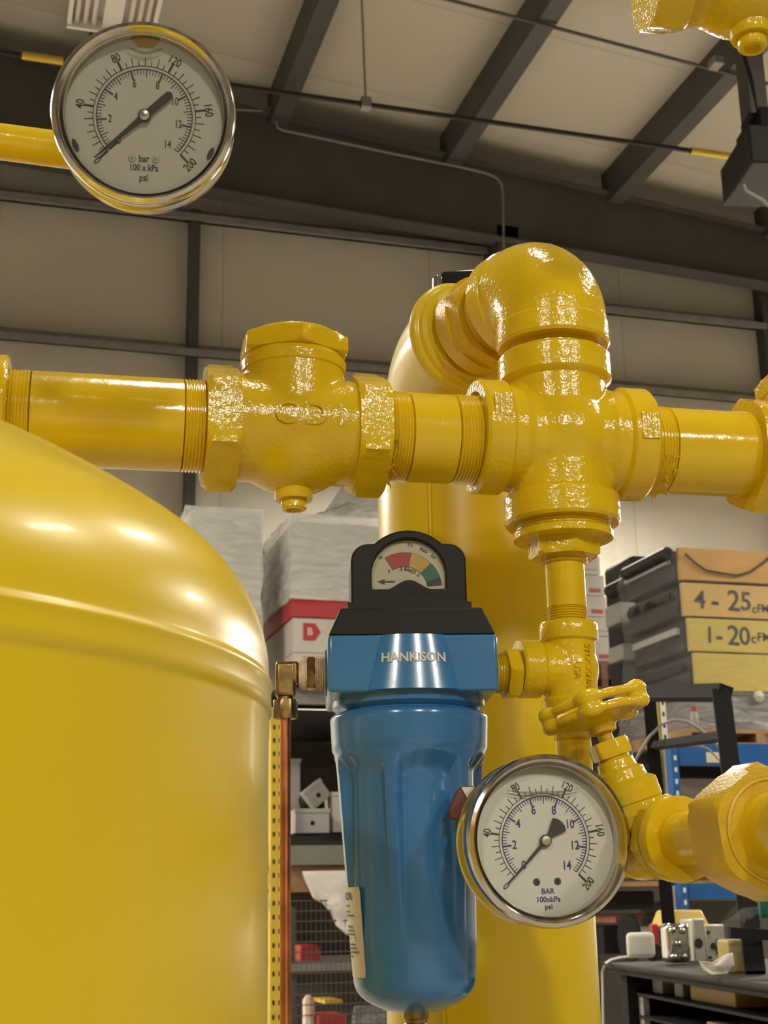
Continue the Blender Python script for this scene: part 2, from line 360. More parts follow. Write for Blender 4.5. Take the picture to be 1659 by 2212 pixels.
# hanging high-bay lamps, and added fill lamps for back wall, racks and ceiling
def make_lamp(x, y, z, watts, ax, upw):
    mw = T((x, y, z)) @ Matrix.Rotation(0, 4, 'Z')
    t = thing('ceiling_lamp', mw, 'unseen high-bay hall lamp or added fill lamp, hanging from the roof outside the picture', 'lamp', 'lit high-bay lamps out of the picture')
    q = 2.0 if watts > 500 else 1.0       # the two strong added ones are doubled to soften their reflections
    if ax: setp(t, 'added white lamp on an arm, hidden behind the yellow cross fitting to brighten the back wall'); del t['group']  # added lamp, out of sight, that brightens the lower back wall
    obj('housing', G().box(-.20*q, .20*q, -.62*q, .62*q, 0.01, .09, tx=.05, ty=.03), 'white', t)
    if ax: obj('added_arm', G().box(-.03, .03, .3, YW-y, .09, .13), 'dark', t)
    else:
        for s in (-.5, .5):
            zz = roofz(x)-z+.1; obj('hanger', G().tube([(0, s, .08), (0, s, zz)], .006, 6), 'galv', t)
    l = bpy.data.lights.new('ceiling_fill', 'AREA'); l.shape = 'RECTANGLE'; l.size = .36; l.size_y = 1.15; l.energy = upw; l.color = LAMP_COL  # upward light added above each lamp to brighten the ceiling
    lo = bpy.data.objects.new('ceiling_fill', l); COL.objects.link(lo); lo.parent = t; lo.location = (0, 0, .20); lo.rotation_euler = (pi, 0, 0)
    l = bpy.data.lights.new('lamp_light', 'AREA'); l.shape = 'RECTANGLE'; l.size = .36*q; l.size_y = 1.15*q; l.energy = watts; l.color = LAMP_COL
    lo = bpy.data.objects.new('lamp_light', l); COL.objects.link(lo); lo.parent = t; lo.location = (0, 0, 0.0)
for L_ in LAMPS: make_lamp(*L_)

# ================================================================== the pipework (local frame: X along the main pipe, Y away, Z up)
MF = Matrix.Identity(4)
OF = P(1205, 945, .97) + Vector((0, 0, -.0025))
b_ = radians(12.4); XF = r0*cos(b_)+f0*sin(b_); YF = UZ.cross(XF)
MF = T(OF) @ Matrix((XF, YF, UZ)).transposed().to_4x4()
def F(x, y, z): return MF @ T((x, y, z))
FI = MF.inverted()
def toF(p): return FI @ Vector(p)

# --- two-inch cross
g = G(); g.cyl(.0345, -.052, .052, AX); g.cyl(.0345, -.052, .052); g.ell(.042, .039, .042)
for s in (1, -1): g.cyl(.0365, s*.03 if s > 0 else -.052, .052 if s > 0 else -.03, AX); 
q = cast(g, .0016, 9)
def band(q, Mx, r=.0392, z0=.041, z1=.0605):
    q.lathe([(r-.006, z0-.003), (r-.0012, z0), (r, z0+.0015), (r, z1-.002), (r-.0015, z1), (r-.0085, z1), (r-.0095, z1-.004)], 56, Mx)
for Mx in (AX, AX @ Matrix.Rotation(pi, 4, 'X'), I4, Matrix.Rotation(pi, 4, 'X')): band(q, Mx)
rt = thing('pipe_cross', F(0, 0, 0), 'large yellow four-way cross fitting where the horizontal pipe meets the vertical riser', 'pipe fitting')
obj('body', q, 'yel_cast', rt, ang=28)
for xc_, z0_, z1_ in ((.046, -.008, .010), (-.056, .002, .018)):
    g = G()
    for i in range(4): g.box(xc_+i*.0035, xc_+.0012+i*.0035, -.0397, -.0385, z0_, z1_)
    g.box(xc_, xc_+.0117, -.0392, -.0386, z0_, z1_); obj('cast_mark', g, 'yel_cast', rt)

# --- short nipple and elbow on top
g = G(); g.thread(.0306, .052, .0775); solo('pipe_nipple', g, 'yel_pipe', F(0, 0, 0), 'short threaded yellow nipple between the cross and the big elbow above it', 'pipe nipple')
EZ = .118; D_ = Vector((-.302, .953, 0)).normalized()
rt = thing('pipe_elbow', F(0, 0, EZ), 'big glossy yellow elbow on top of the cross, highest fitting of the pipework', 'pipe elbow')
pts = []; R_ = .032
for i in range(4): pts.append(Vector((0, 0, -.048+.012*i*1.0)) if -.048+.012*i < -R_ else None)
pts = [p for p in pts if p is not None]
for i in range(13):
    a = pi/2*i/12; pts.append(D_*(R_-R_*cos(a))+Vector((0, 0, -R_+R_*sin(a))))
pts += [D_*.040, D_*.048]
g = G().tube(pts, .0384, 40); q = cast(g, .0016, 4)
band(q, Matrix.Rotation(pi, 4, 'X'), .0395, .034, .0505); band(q, ZTO((0, 0, 0), D_), .0395, .034, .0505)
obj('body', q, 'yel_cast', rt, ang=28)
seam = [-D_*.0381+Vector((0, 0, -.036))]
for i in range(13):
    a = radians(80*i/12); seam.append(D_*(R_-R_*cos(a))+Vector((0, 0, -R_+R_*sin(a)))+(-D_*cos(a)+Vector((0, 0, sin(a))))*.0379)
obj('casting_seam', G().tube(seam, .0006, 6), 'yel_cast', rt)

# --- hex bushing and ring boss to the tower
g = G(); Mx = ZTO((0, 0, 0), D_)
g.thread(.030, .046, .070, Mx); g.hexn(.040, .066, .082, Mx, 0.3, .002); g.cyl(.0375, .080, .094, Mx)
solo('hex_bushing', g, 'yel_rough', F(0, 0, EZ), 'yellow hex bushing behind the big elbow, screwed into the round tower flange', 'bushing')

# --- tower behind
TW = (0.006, 0.230); TR = .0817
rt = thing('dryer_tower', F(TW[0], TW[1], -.3065-CAMZ+0.0), 'tall yellow round-topped cylinder standing behind the blue filter and the riser', 'tank')
zb = CAMZ+.3065
pr = [(TR, .0), (TR, .4), (TR, 1.0), (TR, zb+.06)]
rp = Vector((-.0338, .1065, 0)) + Vector((-TW[0], -TW[1], 0))
pr[-1] = (TR, zb+.02)
g = G().lathe(pr, 96)
C0 = Vector((0, 0, zb+.02)); C1 = Vector((0, 0, zb+.125)); C2 = rp+Vector((0, 0, zb+EZ))+D_*.060+Vector((.012, 0, 0)); C3 = rp+Vector((0, 0, zb+EZ))+D_*.004
pts = []; rr = []
for i in range(33):
    t = i/32; pts.append(C0*(1-t)**3+C1*3*t*(1-t)**2+C2*3*t*t*(1-t)+C3*t**3); rr.append(TR+(.0400-TR)*(t*t*(3-2*t))**1.1)
g.tube(pts, rr, 96)
obj('shell', g, 'yel_tank', rt, ang=60)
g = G(); Mx = ZTO(rp+Vector((0, 0, zb+EZ)), D_)
g.lathe([(.030, -.010), (.036, -.010), (.037, -.006), (.0405, -.005), (.0415, -.001), (.0440, 0), (.0452, .002), (.0452, .007), (.0435, .009), (.040, .011), (.0385, .016)], 72, Mx)
obj('flange', g, 'yel_tank', rt)
obj('weld_seam', G().tube([(-.055, -.0622, zb-1.0), (-.055, -.0622, zb+.09), (-.050, -.0565, zb+.125)], .0012, 6), 'yel_tank', rt)

# --- check valve
def check_valve(mw, label, group=None):
    rt = thing('check_valve', mw, label, 'valve', group)
    g = G(); g.cyl(.0350, -.044, .044, AX); g.cyl(.0335, 0, .046); g.ell(.046, .036, .0425, T((0, 0, -.001)))
    q = cast(g, .0016, 10)
    for s in (1, -1):
        Mx = AX if s > 0 else AX @ Matrix.Rotation(pi, 4, 'X')
        q.hexn(.0435, .038, .0595, Mx, 0, .003)
    q.lathe([(.030, .036), (.0345, .040), (.0350, .046), (.033, .050)], 48)
    obj('body', q, 'yel_cast', rt, ang=30)
    g = G(); g.cyl(.0325, .046, .054); g.hexn(.0388, .050, .0625, I4, pi/6, .0015); g.lathe([(.033, .062), (.030, .0655), (0, .067)], 40)
    obj('cap', g, 'yel_cast', rt)
    g = G(); g.lathe([(.0125, -.036), (.0125, -.046), (.0118, -.0475), (.0095, -.0475), (.0085, -.0472), (.0085, -.0528), (.0075, -.0540), (.005, -.0540), (.0045, -.051)][::-1], 32)
    obj('drain_plug', g, 'yel_cast', rt)
    def wp(off):
        def f(c):
            a = (c.y)/.035; r = .0352+c.z; return Vector((c.x+off, -r*cos(a), r*sin(a)))
        return f
    g = G(); g.text('C', .021, th=.0014, warp=wp(-.010), bold=0.01, sx=1.05); g.text('D', .021, th=.0014, warp=wp(.009), bold=0.01, sx=1.05); g.text('I', .021, th=.0007, warp=wp(.0255))
    obj('embossed_letters', g, 'yel_cast', rt)
    return rt
check_valve(F(-.1832, 0, -.003), 'yellow check valve with raised letters CD, left of the cross fitting')
# --- main pipe pieces
def pipe(x0, x1, label, t0=1, t1=1, r=.0302, nm='pipe'):
    g = G(); a = x0+(.020 if t0 else 0); b = x1-(.020 if t1 else 0); g.lathe([(r-.002, a), (r, a+.0008), (r, b-.0008), (r-.002, b)], 64, AX)
    if t0: g.thread(r+.0003, x0, a, AX)
    if t1: g.thread(r+.0003, b, x1, AX)
    return solo(nm, g, 'yel_pipe', F(0, 0, -.003), label, 'pipe')
pipe(-.372, -.236, 'longest yellow pipe section, running from the left edge to the CD check valve')
pipe(-.128, -.056, 'short yellow pipe section between the CD check valve and the cross')
pipe(.056, .158, 'yellow pipe section right of the cross, running to the valve at the right edge', nm='pipe')
check_valve(F(.1965, 0, -.003) @ Matrix.Rotation(radians(-4), 4, 'X'), 'yellow valve with a hex end, cut by the right edge, right of the cross')
# left-edge fitting
g = G(); q = G()
q.lathe([(.031, 0), (.0372, 0), (.039, .0015), (.039, .016), (.0365, .019), (.0355, .040), (.0365, .062), (.0395, .064), (.0395, .080), (.033, .081)], 56, AX @ Matrix.Rotation(pi, 4, 'X'))
solo('pipe_coupling', q, 'yel_cast', F(-.3655, 0, -.003), 'yellow coupling at the left edge above the big tank', 'pipe fitting')
pipe(-.66, -.43, 'yellow pipe beyond the coupling, outside the left edge of the picture')
# hemp / tape shreds at joints
for (x, lab, sd) in ((-.122, 'frayed yellow-painted sealant shreds hanging under the CD check valve right end', 1), (.072, 'frayed sealant shreds at the threads right of the cross', 2), (.150, 'frayed sealant shreds where the right pipe enters the last valve', 3)):
    rnd = random.Random(sd); g = G()
    for i in range(26):
        a = radians(rnd.uniform(200, 340)); x1 = x+rnd.uniform(-.004, .004); r = .0300; L = rnd.uniform(.003, .0065)
        p = Vector((x1, r*cos(a), r*sin(a))); d = Vector((rnd.uniform(-.8, .8), cos(a)*.6, sin(a))).normalized()
        g.tube([p, p+d*L*.5+Vector((rnd.uniform(-.0012, .0012), 0, 0)), p+d*L], [.0007, .0005, .0002], 5)
    s_ = solo('sealant_shreds', g, 'yel_rough', F(0, 0, -.003), lab, 'sealant'); s_['kind'] = 'stuff'

# --- below the cross: bushing, riser, tee
g = G(); g.thread(.0322, -.070, -.054); g.lathe([(.028, -.0715), (.0335, -.0705), (.0335, -.066), (.030, -.064)], 48); g.hexn(.0245, -.083, -.070, I4, pi/6, .0015); g.thread(.0155, -.087, -.082)
solo('reducing_bushing', g, 'yel_cast', F(.0, 0, 0), 'yellow hex reducing bushing under the cross', 'bushing')
g = G(); g.cyl(.0132, -.117, -.080); g.thread(.0135, -.129, -.117, pitch=.0018)
solo('pipe_nipple', g, 'yel_pipe', F(-.0002, 0, 0), 'thin upright yellow nipple between the reducing bushing and the small tee', 'pipe nipple')
rt = thing('pipe_tee', F(0, 0, -.158), 'small yellow tee with raised lettering beside the blue filter head', 'pipe fitting')
g = G(); g.cyl(.0172, -.030, .028); g.cyl(.0165, -.034, 0, AX); g.ell(.019, .018, .022)
q = cast(g, .0011, 8)
q.lathe([(.0165, .017), (.0192, .019), (.0196, .020), (.0196, .029), (.0188, .0305), (.0135, .0305)], 44)
q.lathe([(.0135, -.030), (.0188, -.030), (.0196, -.0285), (.0196, -.021), (.018, -.019)], 44)
q.lathe([(.0165, .020), (.0190, .022), (.0192, .023), (.0192, .0345), (.0182, .036), (.0125, .036)], 44, AX @ Matrix.Rotation(pi, 4, 'X'))
obj('body', q, 'yel_cast', rt, ang=30)
def wt(c):
    a = c.y/.0175; r = .0176+c.z
    return Vector((c.x, -r*cos(a), r*sin(a)))
g = G()
def vtext(st, size, ang0, zc):       # lettering running down the barrel, wrapped round it
    vs_, fs = text_data(st, 0.012)
    def w(c):
        a = ang0 + c.y/.0175; r = .0176+c.z; return Vector((r*sin(a), -r*cos(a), zc-c.x))
    g.text(st, size, th=.0011, warp=w)
vtext('STOCKHAM', .0062, .36, -.002); vtext('USA', .0060, -.08, -.003)
obj('embossed_letters', g, 'yel_cast', rt)
g = G(); g.cyl(.0118, -.205, -.186); g.cyl(.0118, -.262, -.186)
solo('pipe_nipple', g, 'yel_pipe', F(-.0008, 0, 0), 'upright yellow nipple below the small tee, behind the handwheel', 'pipe nipple')
# hex nipple tee -> filter
g = G(); g.thread(.0128, -.038, -.022, AX, pitch=.0018); g.hexn(.0172, -.0455, -.0365, AX, pi/6, .0012); g.thread(.0128, -.062, -.0445, AX, pitch=.0018)
solo('hex_nipple', g, 'yel_cast', F(0, 0, -.1615), 'yellow hex nipple joining the small tee to the blue filter head', 'pipe nipple')

# --- lower branch: elbow, globe valve, union (axis AV towards the viewer)
ZV = -.272; AV0 = Vector((.008, 0, ZV)); AV = Vector((.095, -1, 0)).normalized()
def av(t): return AV0+AV*t
rt = thing('pipe_elbow', F(*AV0), 'small yellow elbow at the riser foot behind the lower pressure gauge', 'pipe elbow')
g = G(); g.cyl(.0165, -.004, .030, T((-.0088, 0, 0))); g.tube([(-.0088, 0, 0), (0, 0, 0), AV*.020], .0165, 24); g.ell(.018, .018, .018, T((-.003, 0, 0)))
q = cast(g, .0013, 5); q.cyl(.0195, .018, .030, T((-.0088, 0, 0)), 32, .001); q.cyl(.0195, .012, .024, ZTO((0, 0, 0), AV), 32, .001)
obj('body', q, 'yel_cast', rt)
VC = av(.072)
rt = thing('globe_valve', F(*VC), 'yellow globe valve with a lobed handwheel right of the blue filter', 'valve')
top = toF(P(1287, 1536, .852)); SD = (top-VC); SL = SD.length; SD.normalize()
g = G(); Ma = ZTO((0, 0, 0), AV); Ms = ZTO((0, 0, 0), SD)
g.ell(.022, .022, .030, Ma); g.cyl(.0165, -.034, .030, Ma, 32); g.cyl(.0180, .0, .027, Ms, 32)
q = cast(g, .0013, 6)
q.hexn(.0225, -.040, -.026, Ma, .2, .0015)
q.hexn(.0230, .022, .034, Ma, .2, .0015)
obj('body', q, 'yel_cast', rt, ang=30)
g = G(); g.lathe([(.017, .016), (.0200, .0165), (.0200, .022), (.0192, .0225), (.0192, .0232), (.0200, .0238), (.0200, .0345), (.0185, .036), (.0158, .0375), (.0150, .043), (.0120, .045), (.0112, .050), (.0095, .051)], 40, Ms)
g.hexn(.0245, .010, .0225, Ms, .3, .0015)
obj('bonnet', g, 'yel_cast', rt)
g = G(); g.hexn(.0125, .0525, .0625, Ms, .25, .0015); g.cyl(.0095, .050, .0535, Ms, 32)
obj('packing_nut', g, 'yel_cast', rt)
obj('stem', G().lathe([(.0045, .060), (.0045, SL-.006), (.0060, SL-.005), (.0065, SL+.002), (.004, SL+.003)], 24, Ms), 'yel_rough', rt)
# handwheel
WN = Vector((SD.x*.75, SD.y+.06, SD.z)).normalized()
Mw = ZTO(SD*(SL+.0015), WN)
g = G(); n = 120; pts = []; rad = []; pts2 = []
for i in range(n):
    a = 2*pi*i/n; lob = max(0, cos(5*a))**1.5
    pts.append(((.0268+.0030*lob)*cos(a), (.0268+.0030*lob)*sin(a), .0030)); rad.append(.0030+.0022*lob)
    pts2.append(((.0268+.0030*lob)*cos(a), (.0268+.0030*lob)*sin(a), -.0042))
g.tube(pts, rad, 14, closed=True); g.tube(pts2, [r*.95 for r in rad], 12, closed=True)
for i in range(5):
    a = 2*pi*i/5; c, s_ = cos(a), sin(a); g.ell(.0056, .0056, .0078, T((.0285*c, .0285*s_, -.0006)))
g.lathe([(.004, -.0115), (.012, -.0105), (.0255, -.0065), (.0255, -.0035), (.012, -.0070), (.004, -.0075)], 60)
g.lathe([(.004, -.016), (.0085, -.0155), (.0095, -.011), (.009, -.004), (.004, -.002)], 24)
hw_ = obj('handwheel', cast(g, .0007, 4), 'yel_cast', rt); hw_.matrix_local = Mw
# reducer collar + nipple + union
g = G(); Mx = ZTO((0, 0, 0), AV)
g.lathe([(.0125, .0), (.0222, .0005), (.0240, .003), (.0245, .008), (.0205, .0125), (.019, .013)][::-1], 44, Mx @ T((0, 0, 0)) )
q = G(); q.lathe([(.016, .104), (.0215, .105), (.0238, .108), (.0242, .115), (.0232, .118), (.0185, .1185), (.0150, .117)], 48, Mx)
q.lathe([(.0150, .112), (.0150, .170)], 44, Mx)
solo('pipe_nipple', q, 'yel_pipe', F(*AV0), 'collared yellow nipple between the globe valve and the big hex union', 'pipe nipple')
rt = thing('pipe_union', F(*av(.190)), 'big yellow hex union nut at the right edge, nearest fitting to the viewer', 'pipe fitting')
q = G(); q.hexn(.0345, -.012, .018, Mx, .62, .003)
q.lathe([(.0255, .0165), (.0262, .019), (.0250, .0195), (.0235, .0165), (.0230, .015)], 48, Mx)
obj('union_nut', q, 'yel_rough', rt)
q = G(); q.lathe([(.0150, -.022), (.0200, -.014), (.0225, -.010), (.0225, .012), (.0200, .016), (.0180, .024), (.0180, .060), (.021, .062), (.021, .090)], 48, Mx)
obj('tail_piece', q, 'yel_pipe', rt)

# --- valve at the top right, closer to the viewer
tp = P(1612, -66, .84)
check_valve(T(tp) @ Matrix.Rotation(radians(-10), 4, 'Z') @ Matrix.Rotation(radians(1), 4, 'Y'), 'yellow valve underside with a drain plug, hanging into the top right corner')

# ================================================================== blue filter
FA = Matrix.Rotation(radians(-9), 4, 'Z')
FM = F(-.1095, 0, 0) @ FA
rt = thing('air_filter', FM, 'blue compressed air filter with a black indicator cap, hanging in the centre', 'filter')
# head
g = G(); g.box(-.052, .052, -.046, .046, -.1805, -.1455)
hd = obj('head', g, 'blue', rt, bev=.0022, bseg=3)
g = G(); seg = 24; v = []; f = []
for i in range(seg+1):
    t = -1+2*i/seg
    for (hx, r, z, yy) in ((.0190, .0502, -.1458, 0), (.0272, .0545, -.1795, 0)):
        x = hx*t; v.append((x, -sqrt(r*r-x*x)-0.0, z))
for i in range(seg): f.append((2*i, 2*i+2, 2*i+3, 2*i+1))
n0 = len(v)
v += [(-.019, -.03, -.1458), (-.0272, -.03, -.1795), (.019, -.03, -.1458), (.0272, -.03, -.1795)]
f += [(0, 1, n0+1, n0), (2*seg+1, 2*seg, n0+2, n0+3), tuple([2*i for i in range(seg, -1, -1)]+[n0, n0+2]), tuple([2*i+1 for i in range(seg+1)]+[n0+3, n0+1])]
g.add(v, f); obj('front_boss', g, 'blue', rt, ang=30)
def wb(c):
    r = .0524+c.z; zz = c.y; r = .0502+(.0545-.0502)*(-.1458-(-.1606+zz))/.0337+.0004+c.z
    a = c.x/.052; return Vector((r*sin(a), -r*cos(a), -.1606+zz))
g = G().text('HANKiSON', .0080, bold=.028, warp=wb, th=.0002, sx=.98); obj('brand_lettering', g, 'silver_ink', rt)
# neck + port faces
g = G(); g.lathe([(.040, -.178), (.0485, -.178), (.0485, -.185), (.0445, -.188), (.0445, -.193)], 64); obj('neck', g, 'blue', rt)
for a_, b2_ in ((.050, .0535), (-.0530, -.050)): obj('port_boss', G().cyl(.0150, a_, b2_, T((0, 0, -.162)) @ AX, 32), 'blue', rt)
# bowl
g = G(); nz = 70; na = 288; v = []; f = []
def bowl_r(z):
    if z > -.214: return .0500 + (-.0012)*((-.192-z)/.022)
    if z > -.345:
        t = (-.214-z)/.131; return .0475+(.0372-.0475)*t
    t = min(1, (-.345-z)/.0185); return .0372*sqrt(max(0, 1-(t**2.6)*.62)) if t < 1 else .0229
zs = [-.189, -.1905, -.192]+[-.192-.022*i/8 for i in range(1, 9)]+[-.2145, -.2155, -.217]+[-.217-.128*i/44 for i in range(1, 45)]+[-.345-.0185*i/10 for i in range(1, 11)]
for z in zs:
    for i in range(na):
        a = 2*pi*i/na; r = bowl_r(z)
        if z == -.189: r = .0475
        if z == -.1905: r = .0492
        if z < -.213:
            t = (-.214-z)
            fl = abs(((a-radians(-90-19))/(pi/3)) % 1 - .5)*2        # 1 on a rib, 0 mid flute
            k = min(1, max(0, (1-fl-.13)/.16)); k = k*k*(3-2*k)
            on = min(1, max(0, (t-.001-(.006*(1-min(1, (1-fl)*1.5))))/.010)); dp = .0075*on*max(0, 1-t/.112)
            r -= dp*k
        v.append((r*cos(a), r*sin(a), z))
for j in range(len(zs)-1):
    for i in range(na):
        l = (i+1) % na; f.append((j*na+i, (j+1)*na+i, (j+1)*na+l, j*na+l))
f.append(tuple(range(na))); g.add(v, f); ZB = zs[-1]
g.lathe([(.0229, ZB), (.018, ZB-.0022), (.013, ZB-.003), (0, ZB-.003)], 48)
obj('bowl', g, 'blue', rt, ang=42)
# label on bowl (left side)
def wrapbowl(a0, zc):
    def w(c):
        z = zc+c.y; r = bowl_r(z)+.0003+c.z; a = a0+c.x/.040; return Vector((r*cos(a), r*sin(a), z))
    return w
g = G(); v = []; f = []; nx, nzz = 16, 14; w_ = .044; hh = .052
for j in range(nzz+1):
    for i in range(nx+1):
        x = -w_/2+w_*i/nx; y = -hh/2+hh*j/nzz
        if j in (0, nzz) and i in (0, nx): x *= .97
        v.append(wrapbowl(radians(-90-54)-.55, -.320)(Vector((x, y, 0))))
for j in range(nzz):
    for i in range(nx):
        f.append((j*(nx+1)+i, j*(nx+1)+i+1, (j+1)*(nx+1)+i+1, (j+1)*(nx+1)+i))
g.add(v, f); lb = obj('bowl_label', g, 'label', rt)
g = G(); wl = wrapbowl(radians(-90-54)-.55, -.320)
def lt(st, x, y, s, bold=.0): g.text(st, s, warp=lambda c: wl(Vector((c.x+x, c.y+y, .0003))), bold=bold)
lt('HANKISON', -.004, .0205, .0064, .02)
rnd = random.Random(3)
for i, (y, x1) in enumerate(((.0152, .006), (.0118, .006), (.0095, .012), (.0030, .011), (.0008, .010), (-.0014, .010), (-.0072, .012), (-.0094, .014), (-.0116, .017), (-.0140, .006))):
    x = -.018
    while x < x1:
        L = rnd.uniform(.0012, .0035)
        for k_ in range(1):
            q4 = [Vector((x, y-.0005, .0004)), Vector((x+L, y-.0005, .0004)), Vector((x+L, y+.0005, .0004)), Vector((x, y+.0005, .0004))]
            g.add([wl(c) for c in q4], [(0, 1, 2, 3)])
        x += L+.0005
lt('°C', .0135, -.0043, .0030, .01); lt('°F', .004, -.0043, .0030, .01)
obj('label_print', g, 'ink', lb)
# drain
g = G(); g.lathe([(.004, -.408), (.0072, -.408), (.0074, -.374), (.0068, -.373), (.0072, -.371), (.0080, -.3705), (.0080, -.3665), (.004, -.366)], 28)
obj('drain', g, 'brass', rt)
# black cap
g = G(); g.box(-.0515, .0515, -.0455, .0455, -.1455, -.1275, tx=.0075, ty=.006); cp = obj('cap', g, 'blackp', rt, bev=.0015, bseg=3)
def cap_poly(y0, R, hw, zsh, rc, zb_):
    pts = [(-hw, zb_), (hw, zb_)]
    for i in range(9):
        a = pi/2*i/8; pts.append((hw-rc+rc*cos(a), zsh-rc+rc*sin(a)))
    a1 = math.acos(min(1, .0232/R))
    zc = -.1055
    aa = asin((zsh-zc)/R)
    for i in range(21):
        a = aa+(pi-2*aa)*i/20; pts.append((R*cos(a), zc+R*sin(a)))
    for i in range(9):
        a = pi/2+pi/2*i/8; pts.append((-hw+rc+rc*cos(a), zsh-rc+rc*sin(a)))
    return pts
RX = Matrix.Rotation(pi/2, 4, 'X')   # prism z -> -y, y -> z
# front frame with window: ring strip between outer outline and window outline
WZ = -.1035; WR = .0237; WB = -.1130
def window_pts(n=28, off=0):
    p = [(WR+off, WB-off*.6)]
    for i in range(n+1):
        a = pi*i/n; p.append(((WR+off)*cos(a), WZ+(WR+off)*sin(a)))
    p.append((-WR-off, WB-off*.6)); return p
outer = cap_poly(0, .0308, .0365, -.0835, .011, -.1245)
g = G()
# body block behind the window
g.prism(outer, -.023, .0215, RX)                       # y from +.023 to -.0215
obj('indicator_housing', g, 'blackp', rt, bev=.0012)
# front bezel: bridge outer polygon (ring) and window as polar strips about (0, WZ)
def ray_outer(a):
    d = (cos(a), sin(a)); best = 0
    for i in range(len(outer)):
        x1, y1 = outer[i]; x2, y2 = outer[(i+1) % len(outer)]; y1 -= WZ; y2 -= WZ
        ex, ey = x2-x1, y2-y1; det = d[0]*(-ey)+ex*d[1]
        if abs(det) < 1e-12: continue
        t = (x1*(-ey)+ex*y1)/det; s = (d[0]*y1-d[1]*x1)/det
        if -1e-6 <= s <= 1+1e-6 and t > best: best = t
    return best
def ray_win(a):
    c, s = cos(a), sin(a)
    if s >= 0: return WR
    tb = (WZ-WB)/(-s); tx = WR/abs(c) if abs(c) > 1e-9 else 1e9
    return min(tb, tx)
n = 160; v = []; f = []
for i in range(n):
    a = 2*pi*i/n; ro, ri = ray_outer(a), ray_win(a); c, s = cos(a), sin(a)
    hump = 1
    for (r, y) in ((ro, -.021), (ro, -.0262), (ro-.0012 if ro-.0012 > ri+.001 else ro, -.0272), (ri+.0006, -.0272), (ri, -.0266), (ri-.0004, -.0217)):
        v.append((r*c, y, WZ+r*s))
for i in range(n):
    j = (i+1) % n
    for k_ in range(5): f.append((i*6+k_, i*6+k_+1, j*6+k_+1, j*6+k_))
g = G().add(v, f)
g.box(-.039, .039, -.0300, .0255, -.1300, -.1215, ty=.002)
hp = []
for i in range(17):
    t = -1+2*i/16; hp.append((.0155*t, -.1135+.0062*(.5+.5*cos(pi*t))))
g.prism([(.0155, -.1160), (-.0155, -.1160)][::-1]+hp[::-1], .0215, .0275, RX)
obj('indicator_frame', g, 'blackp', rt, ang=30)
dl = obj('indicator_dial', G().prism([(x*.997, z) for x, z in window_pts()][::-1], .0216, .0222, RX), 'label', rt)
def sector(a0, a1, ri, ro, y, m_, nm):
    g = G(); n = 16; v = []; f = []; cx, cz = -.0023, -.1118
    for i in range(n+1):
        a = radians(a0+(a1-a0)*i/n); v += [(cx+ri*cos(a), y, cz+ri*sin(a)), (cx+ro*cos(a), y, cz+ro*sin(a))]
    for i in range(n): f.append((2*i, 2*i+1, 2*i+3, 2*i+2))
    return obj(nm, g.add(v, f), m_, dl)
sector(122, 5, .0141, .0238, -.02235, 'ink', 'scale_outline')
sector(121, 79.8, .0144, .0235, -.0225, 'dred', 'red_zone'); sector(79, 44.7, .0144, .0235, -.0225, 'dyel', 'yellow_zone')
sector(44, 17.5, .0144, .0235, -.0225, 'dgreen', 'green_zone')
g = G(); TX = Matrix.Rotation(pi/2, 4, 'X')
def dt(st, x, z, s, rot=0, bold=.0): g.text(st, s, T((x, -.0226, z)) @ TX @ Matrix.Rotation(radians(rot), 4, 'Z'), bold=bold)
zu = .0000993
for st, zx, zy, rot, sz in (('10', 773, 285, 15, 24), ('7.3', 965, 203, -8, 25), ('PSID', 1052, 238, -28, 25), ('4.4', 1112, 280, -40, 24), ('.7', 826, 377, 12, 25), ('.5', 903, 360, -5, 26), ('BARD', 962, 371, -20, 28), ('.3', 1012, 400, -32, 25)):
    dt(st, (zx-950)*zu, WZ+(405-zy)*zu, sz*zu*1.12, rot, .02)
ax0, az0 = (750-950)*zu, WZ+(405-443)*zu
g.add([(ax0, -.0226, az0), (ax0+.005, -.0226, az0+.0018), (ax0+.0045, -.0226, az0+.0004), (ax0+.011, -.0226, az0+.0005), (ax0+.011, -.0226, az0-.0005), (ax0+.0045, -.0226, az0-.0004), (ax0+.005, -.0226, az0-.0018)][::-1], [tuple(range(7))])
obj('dial_print', g, 'ink', dl)
g = G(); g.prism([(x*.99, z) for x, z in window_pts()][::-1], .0240, .0244, RX); obj('window', g, 'glass', rt)

# --- left port: brass bushing, elbow, compression nut; copper tube
Ml = FM @ T((0, 0, -.162))
g = G(); Mx = AX @ Matrix.Rotation(pi, 4, 'X')
g.hexn(.0115, .0595, .0645, Mx, pi/6, .0008); g.cyl(.0085, .052, .060, Mx, 32)
rt = thing('brass_bushing', Ml, 'brass hex bushing smeared with pink sealant at the filter left port', 'bushing')
obj('hex', g, 'brass', rt)
g = G(); g.thread(.0106, .0525, .0595, Mx, .0014, 32); g.lathe([(.006, .0643), (.0098, .0645), (.0104, .0660), (.0100, .0680), (.0092, .0695), (.006, .070)], 32, Mx)
obj('sealant', g, 'tape', rt, label='pink sealant on the threads')
rt = thing('brass_elbow', Ml, 'square-shouldered brass tube elbow left of the blue filter', 'tube fitting')
g = G(); g.cyl(.0062, .069, .076, Mx, 24)
ex = -.0782
g.box(ex-.0062, -.0695, -.0062, .0062, -.0065, .0075)
g.box(ex-.0062, ex+.0066, -.0064, .0064, -.0150, .0070)
obj('body', g, 'brass', rt, bev=.0022, bseg=3)
g = G(); g.cyl(.0052, -.0165, -.0145, T((ex, 0, 0)), 24); g.hexn(.0078, -.0285, -.0165, T((ex, 0, 0)), .1, .0006)
obj('compression_nut', g, 'brass', rt)
